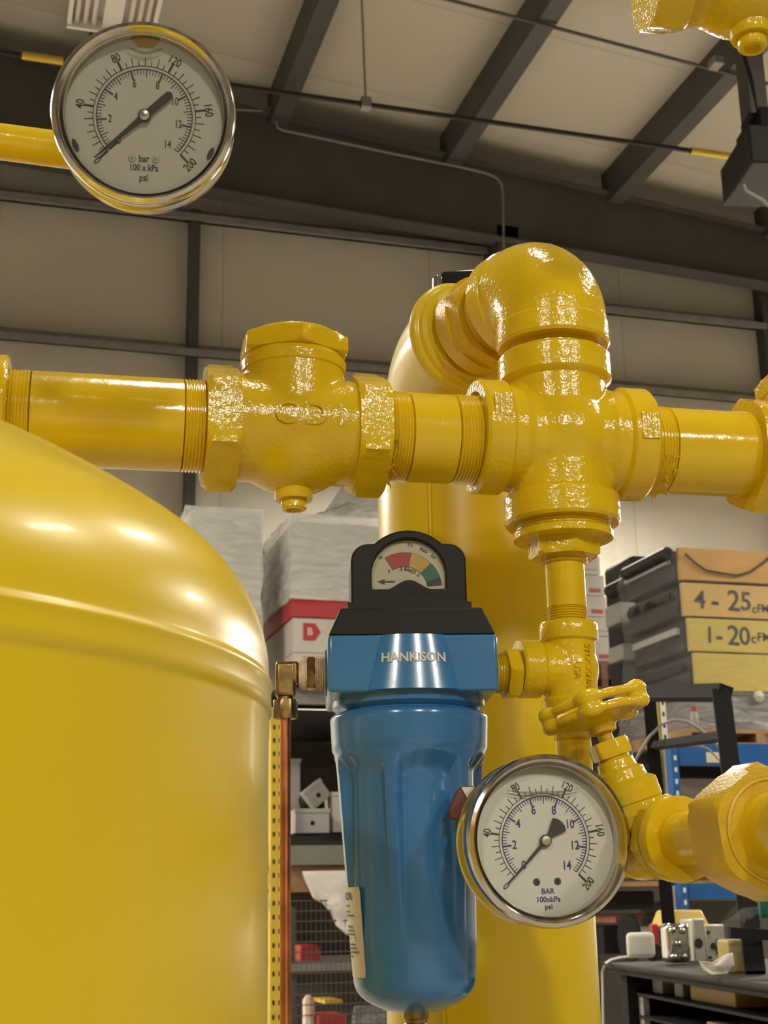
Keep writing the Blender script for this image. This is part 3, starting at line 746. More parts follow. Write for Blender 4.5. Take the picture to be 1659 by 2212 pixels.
ct = Ml @ Vector((ex, 0, -.027)); ctl = toF(ct)
g = G(); g.tube([(0, 0, .002), (0, 0, -.10), (.0006, 0, -.3), (.0010, 0, -.9)], .0034, 24)
solo('copper_tube', g, 'copper', T(ct), 'thin vertical copper tube dropping from the brass elbow', 'tube')

# ================================================================== pressure gauges
def gauge(mw, RB, label, unit, ink_bar, kind):
    rt = thing('pressure_gauge', mw, label, 'gauge')
    k = RB/.048          # local frame: dial faces +Z, Y up
    cd_ = -.030*k
    g = G(); g.lathe([(.0, cd_), (.042*k, cd_), (.0465*k, cd_+.0012*k), (.0475*k, cd_+.004*k), (.0465*k, cd_+.006*k), (.0450*k, cd_+.007*k), (.0440*k, -.006*k), (.0470*k, -.005*k)], 96, cap=False)
    obj('case', g, 'steel', rt)
    g = G(); g.lathe([(.0440*k, -.007*k), (.0472*k, -.006*k), (.0480*k, -.003*k), (.0480*k, .001*k), (.0470*k, .0032*k), (.0450*k, .0042*k), (.0432*k, .0030*k), (.0420*k, -.0005*k), (.0416*k, -.0008*k), (.0412*k, -.0100*k)], 128, cap=False)
    obj('bezel', g, 'steel', rt)
    zd = -.0085*k if kind == 'low' else -.006*k
    dl = obj('dial', G().cyl(.0413*k, zd-.001*k, zd, seg=96), 'dial', rt, flat=False)
    zi = zd+.00025*k
    def ringg(g, r0_, r1_, a0, a1, n=90):
        v = []; f = []
        for i in range(n+1):
            a = radians(a0+(a1-a0)*i/n); v += [(r0_*cos(a), r0_*sin(a), zi), (r1_*cos(a), r1_*sin(a), zi)]
        for i in range(n): f.append((2*i, 2*i+1, 2*i+3, 2*i+2)[::-1])
        g.add(v, f)
    def tick(g, a, ra, rb, w):
        a = radians(a); c, s = cos(a), sin(a); w /= 2
        g.add([(ra*c+w*s, ra*s-w*c, zi), (rb*c+w*s, rb*s-w*c, zi), (rb*c-w*s, rb*s+w*c, zi), (ra*c-w*s, ra*s+w*c, zi)], [(0, 1, 2, 3)])
    R1 = .0268*k; R0 = .0250*k
    g = G(); ringg(g, R1-.0002*k, R1+.0002*k, 225, -45)
    for p in range(0, 201, 5):
        a = 225-p*1.35
        if p % 40 == 0: tick(g, a, R1, R1+.0052*k, .0011*k)
        elif p % 10 == 0: tick(g, a, R1, R1+.0046*k, .00045*k)
        else: tick(g, a, R1, R1+.0028*k, .00045*k)
    for p in range(0, 201, 40):
        a = 225-p*1.35; rr = .0338*k if kind == 'low' else .0338*k
        Mt = T((rr*cos(radians(a)), rr*sin(radians(a)), zi)) @ Matrix.Rotation(radians(a-90 if p <= 160 else a-90+100), 4, 'Z')
        if p == 160: Mt = T((rr*cos(radians(a)), rr*sin(radians(a)), zi)) @ Matrix.Rotation(radians(a-90), 4, 'Z')
        if p == 200: Mt = T((rr*1.02*cos(radians(a)), rr*1.02*sin(radians(a)), zi)) @ Matrix.Rotation(radians(48), 4, 'Z')
        if p == 40: Mt = T((rr*cos(radians(a)), rr*sin(radians(a)), zi)) @ Matrix.Rotation(radians(84), 4, 'Z')
        g.text(str(p), .0062*k, Mt, bold=.012, sx=.78)
    obj('psi_scale', g, 'ink', dl)
    g = G(); ringg(g, R0-.0003*k, R0+.0003*k, 225, -45)
    for j in range(0, 139):
        a = 225-j*1.958
        if j % 20 == 0: tick(g, a, R0-.0052*k, R0, .0010*k)
        elif j % 10 == 0: tick(g, a, R0-.0042*k, R0, .0005*k)
        elif j % 2 == 0: tick(g, a, R0-.0026*k, R0, .00042*k)
    for j in range(0, 15, 2):
        a = 225-j*19.58; rr = (.0180 if j not in (0, 14) else .0186)*k
        g.text(str(j), (.0068 if kind == 'low' else .0058)*k, T((rr*cos(radians(a)), rr*sin(radians(a)), zi)), sx=.8 if kind == 'low' else .7, bold=.018)
    obj('bar_scale', g, ink_bar, dl)
    g = G()
    if kind == 'low': L = (('BAR', -.0278, .0042, 1), ('100xkPa', -.0322, .0042, 1), ('psi', -.0362, .0042, 1))
    else: L = (('bar', -.0222, .0052, .8), ('100 x kPa', -.0270, .0048, .8), ('psi', -.0322, .0052, .8))
    for st, y, s, sx in L: g.text(st, s*k, T((0, y*k, zi)), sx=sx, bold=.022)
    obj('unit_print', g, 'inkg' if kind != 'low' else 'inkb', dl)
    g = G()
    for s in (-1, 1): g.lathe([(.0021*k, zd), (.0019*k, zd+.0006*k), (.0006*k, zd+.0007*k), (0, zd+.0002*k)], 20, T((s*.0062*k, (-.0222 if kind != 'low' else -.0225)*k, 0)))
    obj('dial_screws', g, 'alu' if kind != 'low' else 'ink', dl)
    if kind != 'low':
        for s, a in ((-1, 205), (1, -27)):
            g = G().cyl(.0016*k, zd, zd+.001*k, T((0.0392*k*cos(radians(a)), .0392*k*sin(radians(a)), 0)) @ Matrix.Rotation(radians(a), 4, 'Z') @ Matrix.Diagonal((.8, 2.2, 1, 1)), 20)
            obj('dial_stop', g, 'ink', dl)
        g = G().prism([(-.0075*k, .0405*k), (.0075*k, .0405*k), (.0038*k, .0368*k), (-.0038*k, .0368*k)][::-1], zd, zd+.0012*k); obj('fill_plug', g, 'yel_rough', dl, label='olive fill plug at the top of the dial')
    # pointer
    g = G(); zp = zd+.0018*k; th = .0006*k
    if kind == 'low':
        g.prism([(-.0002*k, -.0335*k), (.0002*k, -.0335*k), (.0010*k, -.004*k), (.0012*k, .003*k), (.0052*k, .0125*k), (.0030*k, .0140*k), (0, .0146*k), (-.0030*k, .0140*k), (-.0052*k, .0125*k), (-.0012*k, .003*k), (-.0010*k, -.004*k)], zp, zp+th, Matrix.Rotation(radians(-45), 4, 'Z'))
    else:
        tail = [(.0021*k*cos(radians(t)), (.0168+.0021*sin(radians(t)))*k) for t in range(0, 181, 20)]
        g.prism([(-.0003*k, -.0345*k), (.0003*k, -.0345*k), (.0012*k, -.010*k), (.0019*k, 0)]+tail+[(-.0019*k, 0), (-.0012*k, -.010*k)], zp, zp+th, Matrix.Rotation(radians(-48), 4, 'Z'))
    g.cyl(.0034*k, zp-.0004*k, zp+.0012*k, seg=32); pt = obj('pointer', g, 'ink', rt)
    g = G(); g.lathe([(.0027*k, zp+.0010*k), (.0026*k, zp+.0022*k), (.0008*k, zp+.0026*k), (0, zp+.0022*k)], 24); obj('hub_cap', g, 'steel2' if kind != 'low' else 'alu', pt)
    # air bubble at the top of the glycerine
    g = G(); zl = (.0268 if kind == 'low' else .0330)*k; Rg = (.036 if kind == 'low' else .0345)*k
    pts = []; hw = (.0215 if kind == 'low' else .0095)*k
    for i in range(25):
        t = -1+2*i/24; pts.append((hw*t, zl+((abs(t)**3)*.0018 if kind == 'low' else (t*t)*.0030)*k, zd+.0030*k))
    g.tube(pts, [(.0001+.00075*(1-abs(-1+2*i/24)**2))*k for i in range(25)], 8)
    if kind == 'low': g.tube([(p[0]*.97, p[1]-.0017*k, p[2]) for p in pts], [.00035*k]*25, 6)
    obj('bubble_line', g, 'bubble', rt)
    obj('glass', G().cyl(.0416*k, -.0022*k, -.0012*k, seg=96), 'glass', rt)
    return rt
def face(pos, n, upv=UZ):
    z = Vector(n).normalized(); x = Vector(upv).cross(z).normalized(); y = z.cross(x)
    return T(pos) @ Matrix((x, y, z)).transposed().to_4x4()
# lower gauge faces -YF
LGP = P(1186, 1815, .80)
nL = (-YF*cos(radians(1)) - XF*sin(radians(1)))
gauge(face(LGP, nL, UZ - r0*.018), .0482, 'stainless pressure gauge with a wide pointer tail, lower right of the filter', 'BAR', 'inkb', 'low')
lg = toF(LGP)
# its nipple and small ball valve back to the tower
g = G(); g.cyl(.0070, .029, .060, AY @ Matrix.Rotation(pi, 4, 'X'), 24); g.cyl(.0070, .085, .290, AY @ Matrix.Rotation(pi, 4, 'X'), 24)
solo('gauge_pipe', g, 'yel_pipe', F(*lg), 'thin pipe behind the lower gauge, running back to the yellow tower', 'pipe')
rt = thing('ball_valve', F(lg.x, lg.y+.055, lg.z), 'small brass ball valve with a rust-red handle, hidden behind the lower gauge', 'valve')
g = G(); g.hexn(.010, -.003, .008, AY @ Matrix.Rotation(pi, 4, 'X'), 0, .0008); g.ell(.0085, .012, .0085, T((0, .014, 0))); g.cyl(.0035, 0, .018, T((0, .014, 0)), 16)
obj('body', g, 'brass', rt)
hq = toF(P(1000, 1738, .835)); lo = Vector((lg.x, lg.y+.055, lg.z))
hv = hq-lo
g = G(); a_ = Vector((0, .014, .018)); g.tube([a_, a_*.4+hv*.6+Vector((0, 0, .006)), hv+Vector((.010, 0, .006))], [.004, .0045, .005], 8)
Mh = T(hv)
g.prism([(-.0085, -.0085), (.012, -.0085), (.012, .010), (-.0005, .0108), (-.0035, .008), (-.0090, -.003)], -.003, .004, Mh @ RX)
obj('handle', g, 'handle', rt, bev=.0008)
obj('handle_tip', G().prism([(-.002, .0098), (.012, .0098), (.012, .0005), (.003, .0005)][::-1], .0042, .0050, Mh @ RX), 'white', rt)
# upper gauge, tilted down to the viewer
UGP = P(311, 246, .75)
vd = (CP-UGP).normalized()
nU = (vd + UZ*.27 - r0*.05).normalized()
gauge(face(UGP, nU, UZ - r0*.0), .0486, 'stainless pressure gauge with a narrow pointer, hanging before the roof at upper left', 'bar', 'inkg', 'up')
bk = UGP - nU*.031
lp = P(-60, 298, .83); ld = (P(180, 330, .83)-lp); rp_ = lp+ld*1.15
g = G(); g.tube([lp-ld*1.5, lp, lp+ld*.5, rp_], .0107, 32)
solo('pipe', g, 'yel_pipe', T((0, 0, 0)), 'thin yellow pipe coming in from the left behind the upper gauge', 'pipe')
g = G(); c_ = rp_+ld.normalized()*.004
g.tube([rp_-ld.normalized()*.012, c_, c_*.5+bk*.5, bk+nU*.001], [.0135, .0145, .0120, .009], 24)
solo('pipe_elbow', g, 'yel_cast', T((0, 0, 0)), 'small yellow elbow hidden behind the upper gauge', 'pipe elbow')

# ================================================================== big tank at left
R = .26; q_ = .39; dd = P(580, 1800, 1)-CP; az = atan2(dd.x, dd.y); D = R/q_; axz = az-asin(q_)
TX0 = Vector((sin(axz)*D, cos(axz)*D, 0)); Rc, rk, zt = .4, .07, CAMZ+.095
aa = R-rk; zc = zt-sqrt((Rc-rk)**2-aa*aa); ph0 = asin(aa/(Rc-rk))
pr = [(R, .15), (R, .6), (R, zt-.019), (R+.0001, zt-.0160), (R+.0013, zt-.0148), (R+.0010, zt-.011), (R+.0009, zt-.007), (R+.0011, zt-.005), (R+.0015, zt-.0040), (R+.0011, zt-.0026), (R+.0003, zt-.0014), (R+.0, zt)]
for i in range(1, 17):
    a = (pi/2-ph0)*i/16
    if rk*sin(a) > .004: pr.append((aa+rk*cos(a), zt+rk*sin(a)))
for i in range(1, 25):
    ph = ph0*(1-i/24); pr.append((Rc*sin(ph) if i < 24 else 0, zc+Rc*cos(ph)))
rt = thing('air_tank', T(TX0), 'huge yellow domed air tank filling the lower left', 'tank')
obj('shell', G().lathe(pr, 192), 'yel_tank', rt, ang=60)
for i in range(3):
    a = 2*pi*i/3; obj('foot', G().box(-.03, .03, -.004, .004, 0, .35, T((R*.92*cos(a), R*.92*sin(a), 0)) @ Matrix.Rotation(a, 4, 'Z')), 'yel_tank', rt)
#BACKGROUND
# ================================================================== roof and wall fittings
def rbox(x0, y0, x1, y1, Y, dep, pad=0):      # real extents of a front face seen at a pixel rectangle, Y metres away
    xm, ym = (x0+x1)/2, (y0+y1)/2
    return at(x0, ym, Y).x, at(x1, ym, Y).x, at(xm, y1, Y).z, at(xm, y0, Y).z
def bx(name, x0, y0, x1, y1, Y, dep, m, label=None, cat=None, group=None, bev=0, z0=None, parent=None, g=None):
    a, b, c, d = rbox(x0, y0, x1, y1, Y, dep)
    if z0 is not None: c = z0
    w = (b-a)/2; gg = g or G(); gg.box(-w, w, 0, dep, 0, d-c)
    if parent is not None:
        gg2 = G().box(a, b, Y, Y+dep, c, d); gg2.v = [parent.matrix_world.inverted() @ v for v in gg2.v]
        return obj(name, gg2, m, parent, bev=bev, flat=not bev)
    return solo(name, gg, m, T(((a+b)/2, Y, c)), label, cat, group, bev=bev, flat=not bev)
bpy.context.view_layer.update()
def atroof(x, y, off):
    d = P(x, y, 1)-CP; t = (roofz(0)+off-CP.z)/(d.z+0.107*d.x); return CP+d*t
# hanging gas pipe under the purlins, yellow bands at its joints
hz = at(830, 231, 9.6); zp_ = hz.z
def hx(px, py): return at(px, py, 9.6).x
t = thing('hanging_pipe', T((hx(-60, 95), 9.6, zp_)), 'dark pipe with two yellow joints running level under the roof beams', 'pipe')
X0 = hx(-60, 95)
obj('tube', G().cyl(.020, 0, hx(1590, 336)-X0, AX, 12), 'dark', t)
for a, b, lab in ((48, 118, 109), (1492, 1572, 323)):
    xa, xb = hx(a, 110 if a < 100 else 322), hx(b+20, 110 if a < 100 else 330)
    obj('joint', G().cyl(.030, xa-X0, xb-X0, AX, 14), 'yelplain', t, label='yellow joint')
g = G(); g.tube([(hx(790, 222)-X0, 0, .02), (hx(790, 222)-X0-.03, 0, roofz(4)-zp_)], .009, 6); g.box(hx(785, 222)-X0-.02, hx(797, 222)-X0+.01, -.04, .04, -.04, .05)
obj('hanger', g, 'galv', t)
# bracing rods along the roof slope
for (pa, pb, lab) in (((905, -5), (1632, 162), 'a'),):
    a, b = atroof(*pa, -.09), atroof(*pb, -.09); a.y = b.y = (a.y+b.y)/2; a.z = roofz(a.x)-.09; b.z = roofz(b.x)-.09; e = (b-a)*.25
    solo('bracing_rod', G().tube([(0, 0, 0), (b-a)+e], .016, 8), 'rafter', T(a), 'thin dark rod crossing the roof beams at the upper right', 'rod')
g = G().box(-.05, .05, -.08, .06, -.03, .05)
c_ = atroof(1545, 140, -.10); solo('beam_clip', g, 'galv', T(c_), 'pale bracket where the thin rod meets the right roof beam', 'bracket', bev=.01)
# conduit on the rafter
yc = YW-.56
pts = [at(x, y, yc) for x, y in ((596, 262), (600, 276), (612, 282), (700, 300), (830, 328), (1000, 362), (1050, 374), (1074, 385), (1084, 400), (1086, 420), (1087, 470), (1088, 535))]
solo('conduit', G().tube([p-pts[0] for p in pts], .013, 8), 'galv', T(pts[0]), 'thin grey conduit running along the deep grey roof beam and turning down', 'conduit')
pts = [at(x, y, yc+.05) for x, y in ((480, 236), (530, 238), (560, 239), (580, 236), (596, 226))]
solo('conduit', G().tube([p-pts[0] for p in pts], .010, 8), 'galv', T(pts[0]), 'short curved grey cable right of the upper gauge', 'conduit')
# unlit fluorescent fixture at the top left
fe = P(240, 48, 6.9)
t = thing('ceiling_lamp', T(fe), 'unlit white fluorescent fixture hanging behind the top of the upper gauge', 'lamp')
g = G(); g.box(-.21, .21, -1.25, 0, .0, .05, tx=.02); g.box(-.045, .045, -1.25, 0, -.05, 0)
for x in (-.21, .19): g.box(x, x+.02, -1.25, 0, -.06, 0)
g.box(-.21, .21, -.02, 0, -.07, .0)
obj('housing', g, 'white', t, flat=True)
for x in (-.165, -.125, -.085, .085, .125, .165): obj('tube', G().cyl(.013, -.02+.0, 1.18, T((x, -.03, -.035)) @ AY, 10), 'tube', t)
g = G()
for y in (-.15, -1.1): g.tube([(0, y, .05), (0, y, roofz(fe.x)-fe.z+.15)], .008, 6)
obj('hanger', g, 'dark', t)
obj('bracket', G().box(-.05, .03, 0, .05, -.12, -.06), 'dark', t)
# black hoist unit and its post at the right edge
hp_ = P(1640, 350, 7.0)
t = thing('hanging_hoist', T(hp_), 'black box-shaped hoist unit hanging from the roof at the right edge', 'hoist')
def pxo(x, y, z=7.0): return P(x, y, z)-hp_
g = G(); Mx = Matrix((RI, UPV, -FW)).transposed().to_4x4(); 
sc = 7.0/FPX
Mr = Matrix.Rotation(radians(-12), 4, 'Z')
g.box(-.115, .25, -.2, .25, -.115, .09, Mr)
obj('body', g, 'dark', t, bev=.01)
g = G(); g.box(-.02, .25, -.12, .15, .09, .24, Mr); g.box(-.09, -.02, -.1, .05, .10, .15, Mr); g.box(-.06, 0, -.08, .05, .19, .23, Mr)
obj('bracket', g, 'black', t, bev=.006)
obj('plate', G().box(.02, .20, -.205, -.2, .02, .05, Mr), 'greybox', t, flat=True)
g = G(); a = pxo(1648, 240); g.box(a.x-.02, a.x+.08, .0, .10, a.z-.1, roofz(hp_.x)+.05-hp_.z)
obj('post', g, 'rafter', t, flat=True)
w0, w1, w2 = pxo(1600, 100, 6.9), pxo(1620, 170, 6.9), pxo(1636, 238, 6.9)
g = G().tube([w0+Vector((-.05, 0, .6)), w0, w1, w2], .006, 6); obj('wire', g, 'black', t)
g = G().tube([w0+Vector((-.03, 0, .6)), w0+Vector((.01, 0, .0)), w1+Vector((.012, 0, 0)), w2], .005, 6); obj('wire', g, 'black', t)
pts = [pxo(x, y, 6.8) for x, y in ((1606, 398), (1612, 412), (1630, 422), (1648, 432), (1665, 450), (1700, 470))]
obj('cable', G().tube(pts, .007, 8), 'cable', t)
# black moulded cover behind the tower top
cpos = P(992, 650, 1.42)
t = thing('moulded_cover', T(cpos) @ Matrix.Rotation(radians(-24), 4, 'Z'), 'glossy black moulded cover showing behind the yellow tower flange', 'cover')
M['gblack'] = mat('glossy_black_plastic', (0.012, 0.012, 0.012), 0.12)
obj('cover', G().box(-.020, .034, -.022, .03, -.05, .0265, tx=.003, ty=.003), 'gblack', t, bev=.005, bseg=3)
obj('clear_front', G().box(-.0265, -.012, -.0235, .01, -.026, .0215, tx=.002), 'chrome', t, bev=.005, bseg=3)
obj('stem', G().cyl(.012, -cpos.z+.002, -.05, T((0, .01, 0)), 16), 'dark', t)

# ================================================================== racks and stored goods, left
YL = 8.0
def rack(name, label, uprights, beams, Y, ztop, mats_u, dep=1.0):
    x0 = uprights[0]; t = thing(name, T((x0, Y, 0)), label, 'rack')
    for (ux, mu, w) in uprights_full[name]:
        u = obj('upright', G().box(ux-x0-w/2, ux-x0+w/2, 0, .07, 0, ztop), mu, t, flat=True)
        g = G(); z = .1
        while z < ztop-.1:
            for s in (-1, 1): g.box(ux-x0+s*w*.24-w*.09, ux-x0+s*w*.24+w*.09, -.001, .001, z, z+.026)
            z += .075
        obj('slots', g, 'black', u, flat=True)
        obj('rear_upright', G().box(ux-x0-w/2, ux-x0+w/2, dep-.07, dep, 0, ztop), mu, t, flat=True)
    for (xa, xb, za, zb2, mm) in beams:
        obj('beam', G().box(xa-x0, xb-x0, -.01, .05, za, zb2), mm, t, flat=True)
        obj('rear_beam', G().box(xa-x0, xb-x0, dep-.05, dep+.01, za, zb2), mm, t, flat=True)
    return t
uprights_full = {}
xu = at(598, 1850, YL).x; xr_ = 3.85
def zz(x, y, Y=YL): return at(x, y, Y).z
uprights_full['pallet_rack'] = [(xu, 'yrack', .072), (xr_, 'yrack', .072)]
b1 = (zz(680, 1522), zz(680, 1486)); b2 = (zz(690, 1868), zz(690, 1826)); b3 = (zz(690, 2098), zz(690, 2078))
rkl = rack('pallet_rack', 'yellow-posted pallet rack between the big tank and the blue filter', [xu], [(xu+.04, xr_-.04, *b1, 'galv'), (xu+.04, xr_-.04, *b2, 'greenbeam'), (xu+.04, xr_-.04, *b3, 'galv')], YL, zz(598, 1535), None)
obj('side_post', G().box(.045, .11, .02, .08, 0, zz(598, 1960)), 'rafter', rkl, flat=True)
d1 = b1[1]+.0; d2 = b2[1]+.02; d3 = b3[1]+.0
for (z, m_, nm) in ((b1[0]-.10, 'black', 'deck'), (b2[1], 'dark', 'deck')):
    obj(nm, G().box(.04, xr_-xu-.04, .0, 1.0, z, z+.025), m_, rkl, flat=True)
# brown sheet in place of the shaded wall behind the lower bays
bx('shaded_wall_sheet', 600, 1540, 1300, 2330, YL+1.06, .03, 'brownpanel', 'brown-grey sheet standing in for the shaded wall behind the left rack', 'board')
# wire mesh front
a, b, c, d = rbox(618, 1945, 900, 2260, YL-.04, 0)
g = G(); z = c
while z < d: g.box(0, b-a, 0, .004, z-c, z-c+.006); z += .055
x = 0
while x < b-a: g.box(x, x+.0025, .001, .003, 0, d-c); x += .028
solo('wire_mesh', g, 'purlin', T((a, YL-.045, c)), 'wire mesh panel across the lower bay of the left rack', 'mesh', flat=True)
# grey electrical boxes on the shelf
zs_ = b2[1]+.026
def ebox(x0, y0, x1, y1, Y, dep, rot, label, hole=True, m_='greybox', floor_=True, tilt=None):
    a, b, c, d = rbox(x0, y0, x1, y1, Y, dep); w, h = (b-a), (d-c)
    mw = T(((a+b)/2, Y, c)) @ Matrix.Rotation(rot, 4, 'Y')
    t = thing('electrical_box', mw, label, 'box')
    obj('body', G().box(-w/2, w/2, 0, dep, 0, h), m_, t, bev=.004)
    obj('lid', G().box(-w/2-.004, w/2+.004, -.006, .012, h-.02, h+.004), m_, t, bev=.002)
    if hole: obj('knockout', G().cyl(.014, -.0015, .001, T((-.0*w, 0, h*.42)) @ AY, 16), 'black', t)
    return t
ebox(638, 1748, 712, 1800, YL+.10, .3, 0, 'grey electrical box with a round hole, flat on the rack shelf')
ebox(676, 1688, 722, 1732, YL+.25, .10, radians(-38), 'small grey electrical box lying tilted on top of the others')
ebox(718, 1712, 765, 1798, YL+.22, .2, 0, 'tall white electrical box beside the filter on the rack shelf', False, 'plasticw')
ebox(600, 1640, 649, 1798, YL+.5, .2, 0, 'pale grey cabinet box behind the copper tube on the rack shelf', False)
bx('rolled_cable', 652, 1705, 705, 1750, YL+.42, .2, 'dark', 'dark bundle lying behind the grey electrical boxes', 'cable bundle', bev=.05)
# pallet and cloth below
t = thing('wood_pallet', T((at(642, 1900, YL).x-.3, YL+.05, zz(690, 1926))), 'wooden pallet under the grey-green beam, half covered by white cloth', 'pallet')
h_p = zz(690, 1868)-zz(690, 1926)
obj('top_board', G().box(0, 1.3, 0, .9, h_p-.022, h_p), 'wood', t, flat=True); obj('bottom_board', G().box(0, 1.3, 0, .1, 0, .022), 'wood', t, flat=True)
for i in range(3): obj('block', G().box(.30+.45*i-.05, .30+.45*i+.09, .0, .14, .022, h_p-.022), 'wood', t, flat=True)
def drape(name, outline_px, Y, m_, label, cat, amp=.02, seed=1, thick=.006):
    rnd = random.Random(seed); pts = [at(x, y, Y) for x, y in outline_px]; c = sum(pts, Vector())/len(pts)
    me_g = G(); n = len(pts); rings = 7; v = []; f = []
    ph = rnd.uniform(0, 6)
    for k in range(rings+1):
        s = 1-k/rings
        for i, p in enumerate(pts):
            q = (p-c)*s; off = amp*(sin(q.x*38+ph)+.7*sin(q.z*47+ph*2+q.x*20))+.02*(1-s)
            v.append((q.x, -abs(off)*.8, q.z))
    for k in range(rings):
        for i in range(n):
            j = (i+1) % n; f.append((k*n+i, k*n+j, (k+1)*n+j, (k+1)*n+i))
    me_g.add(v, f); o = solo(name, me_g, m_, T(c), label, cat, ang=80)
    sm = o.modifiers.new('solid', 'SOLIDIFY'); sm.thickness = thick; return o
def dens(pts, k=4):
    out = []
    for i in range(len(pts)):
        a, b = pts[i], pts[(i+1) % len(pts)]
        for j in range(k): out.append((a[0]+(b[0]-a[0])*j/k, a[1]+(b[1]-a[1])*j/k))
    return out
drape('white_cloth', dens([(652, 1882), (780, 1880), (800, 2030), (745, 2018), (725, 2000), (715, 1975), (695, 1950), (672, 1938)]), YL-.03, 'cloth', 'white cloth hanging down from the pallet left of the blue filter', 'cloth')
bx('storage_bin', 648, 2042, 692, 2076, YL+.3, .3, 'red', 'dull red bin behind the wire mesh', 'bin', bev=.01)
t = thing('spray_can', T(at(667, 2212, YL+.3)+Vector((0, 0, -.06))), 'white and pink can at the bottom behind the mesh', 'can')
obj('body', G().lathe([(.034, 0), (.035, .01), (.035, .19), (.02, .21), (.012, .22)], 24), 'tape', t); obj('label_band', G().cyl(.0355, .06, .09, seg=24), 'white', t)
bx('parts_tray', 688, 2192, 748, 2240, YL+.2, .25, 'red', 'bright red tray at the bottom edge left of the filter drain', 'tray', bev=.005)
drape('plastic_bag', dens([(762, 2172), (835, 2168), (838, 2240), (758, 2240)]), YL+.15, 'wrapgrey', 'crumpled clear plastic bag at the bottom edge behind the filter', 'bag', .03, 4)
bx('yellow_strip', 702, 2160, 740, 2168, YL+.4, .3, 'yelplain', 'thin yellow strip lying behind the mesh', 'strip')

# wrapped loads on the upper level
zl_ = b1[1]
def wrapped(x0, y0, x1, Y, dep, label, wm, z0=zl_, pad=.03, sag=0):
    a, b, c, d = rbox(x0, y0, x1, y0+100, Y, dep); c = z0
    w = (b-a)/2; h = d-c; g = G(); nx, nz_ = 10, 10
    # lumpy film: a slightly irregular box shell
    rnd = random.Random(int(x0)); v = []; f = []
    per = []
    for i in range(nx): per.append((-w+2*w*i/nx, 0))
    for i in range(nx): per.append((w, dep*i/nx))
    for i in range(nx): per.append((w-2*w*i/nx, dep))
    for i in range(nx): per.append((-w, dep-dep*i/nx))
    n = len(per)
    for k in range(nz_+1):
        for (x, y) in per:
            j = rnd.uniform(-.012, .012); v.append((x*(1+.02*sin(k))+j, y+rnd.uniform(-.012, .012), h*k/nz_))
    for k in range(nz_):
        for i in range(n):
            l = (i+1) % n; f.append((k*n+i, k*n+l, (k+1)*n+l, (k+1)*n+i))
    f.append(tuple(nz_*n+i for i in range(n)))
    return solo('stretch_wrap', g.add(v, f), wm, T(((a+b)/2, Y, c)), label, 'plastic wrap', ang=25)
def pallet(x0, x1, Y, dep, z0, label, m_='wood', h=.12):
    t = thing('wood_pallet', T((x0, Y, z0)), label, 'pallet'); w = x1-x0
    obj('top_board', G().box(0, w, 0, dep, h-.02, h), m_, t, flat=True); obj('bottom_board', G().box(0, w, 0, .1, 0, .018), m_, t, flat=True)
    obj('bottom_board', G().box(0, w, dep-.1, dep, 0, .018), m_, t, flat=True)
    for i in range(3): obj('stringer', G().box((w-.05)*i/2, (w-.05)*i/2+.05, 0, dep, .018, h-.02), m_, t, flat=True)
    return t
# load A
YA = YL+.05
a, b, c, d = rbox(408, 1104, 562, 1560, YA+.04, 0)
bx('carton', 408, 1104, 562, 1400, YA+.04, .9, 'plasticw', 'pale cartons under film, left load on the upper rack level', 'carton', z0=zl_)
wrapped(400, 1096, 568, YA, .98, 'milky film round the left load, beside the big tank dome', M['wrap'], z0=zl_)
# load B: white lidded cartons in film
YB_ = YL-.10
xa, xb = at(634, 1300, YB_+.03).x, at(850, 1300, YB_+.03).x
pallet(xa, xb, YB_+.0, 1.0, b1[1], 'pallet under the white cartons, right load on the left rack', 'dark', .05)
zc_ = b1[1]+.052
lev = [zc_, zz(700, 1408, YB_), zz(700, 1332, YB_), zz(700, 1215, YB_), zz(700, 1125, YB_)]
for i, (lab, m_) in enumerate((('white carton with ruled papers, lowest in the wrapped right-hand stack', 'plasticw'), ('white carton with a red arrow label, below the red lid', 'plasticw'), ('pale carton above the red lid, under film', 'plasticw'), ('topmost pale carton of the stack under film, right load', 'plasticw'))):
    h = lev[i+1]-lev[i]-.004; w = xb-xa
    t = thing('carton', T((xa, YB_+.04, lev[i])), lab, 'carton', None)
    obj('box', G().box(0, w, 0, .9, 0, h-(.0 if i != 1 else 0)), m_, t, flat=True)
    if i == 2:
        obj('lid', G().box(-.012, w+.012, -.012, .912, -.0, .105), 'red', t, flat=True, label='red lid')
        t.children[0].name = 'box'
    if i == 1:
        q = [(.06, h*.35), (.13, h*.35), (.165, h*.60), (.13, h*.85), (.06, h*.85)]
        obj('arrow_label', G().prism(q, .001, .003, RX), 'red', t, flat=True)
        g = G(); g.text('B', .06, T((.10, -.0035, h*.6)) @ TX, bold=.03); obj('arrow_letter', g, 'plasticw', t)
        g = G(); [g.box(.20, .36, -.002, 0, h*(.45+.12*k_), h*(.49+.12*k_)) for k_ in range(3)]; obj('print', g, 'tape', t, flat=True)
    if i == 0:
        g = G(); [g.box(.06, .40, -.003, 0, h*(.15+.17*k_), h*(.19+.17*k_)) for k_ in range(5)]; obj('print', g, 'cable', t, flat=True)
        obj('hand_hole', G().box(.18, .34, -.002, 0, h*.80, h*.88), 'black', t, flat=True)
a, b, c, d = rbox(630, 1116, 860, 1300, YB_, 0)
t = wrapped(626, 1114, 865, YB_+.0, 1.0, 'shiny grey film round the upper cartons left of the filter cap', M['wrap'], z0=lev[2]+.10)
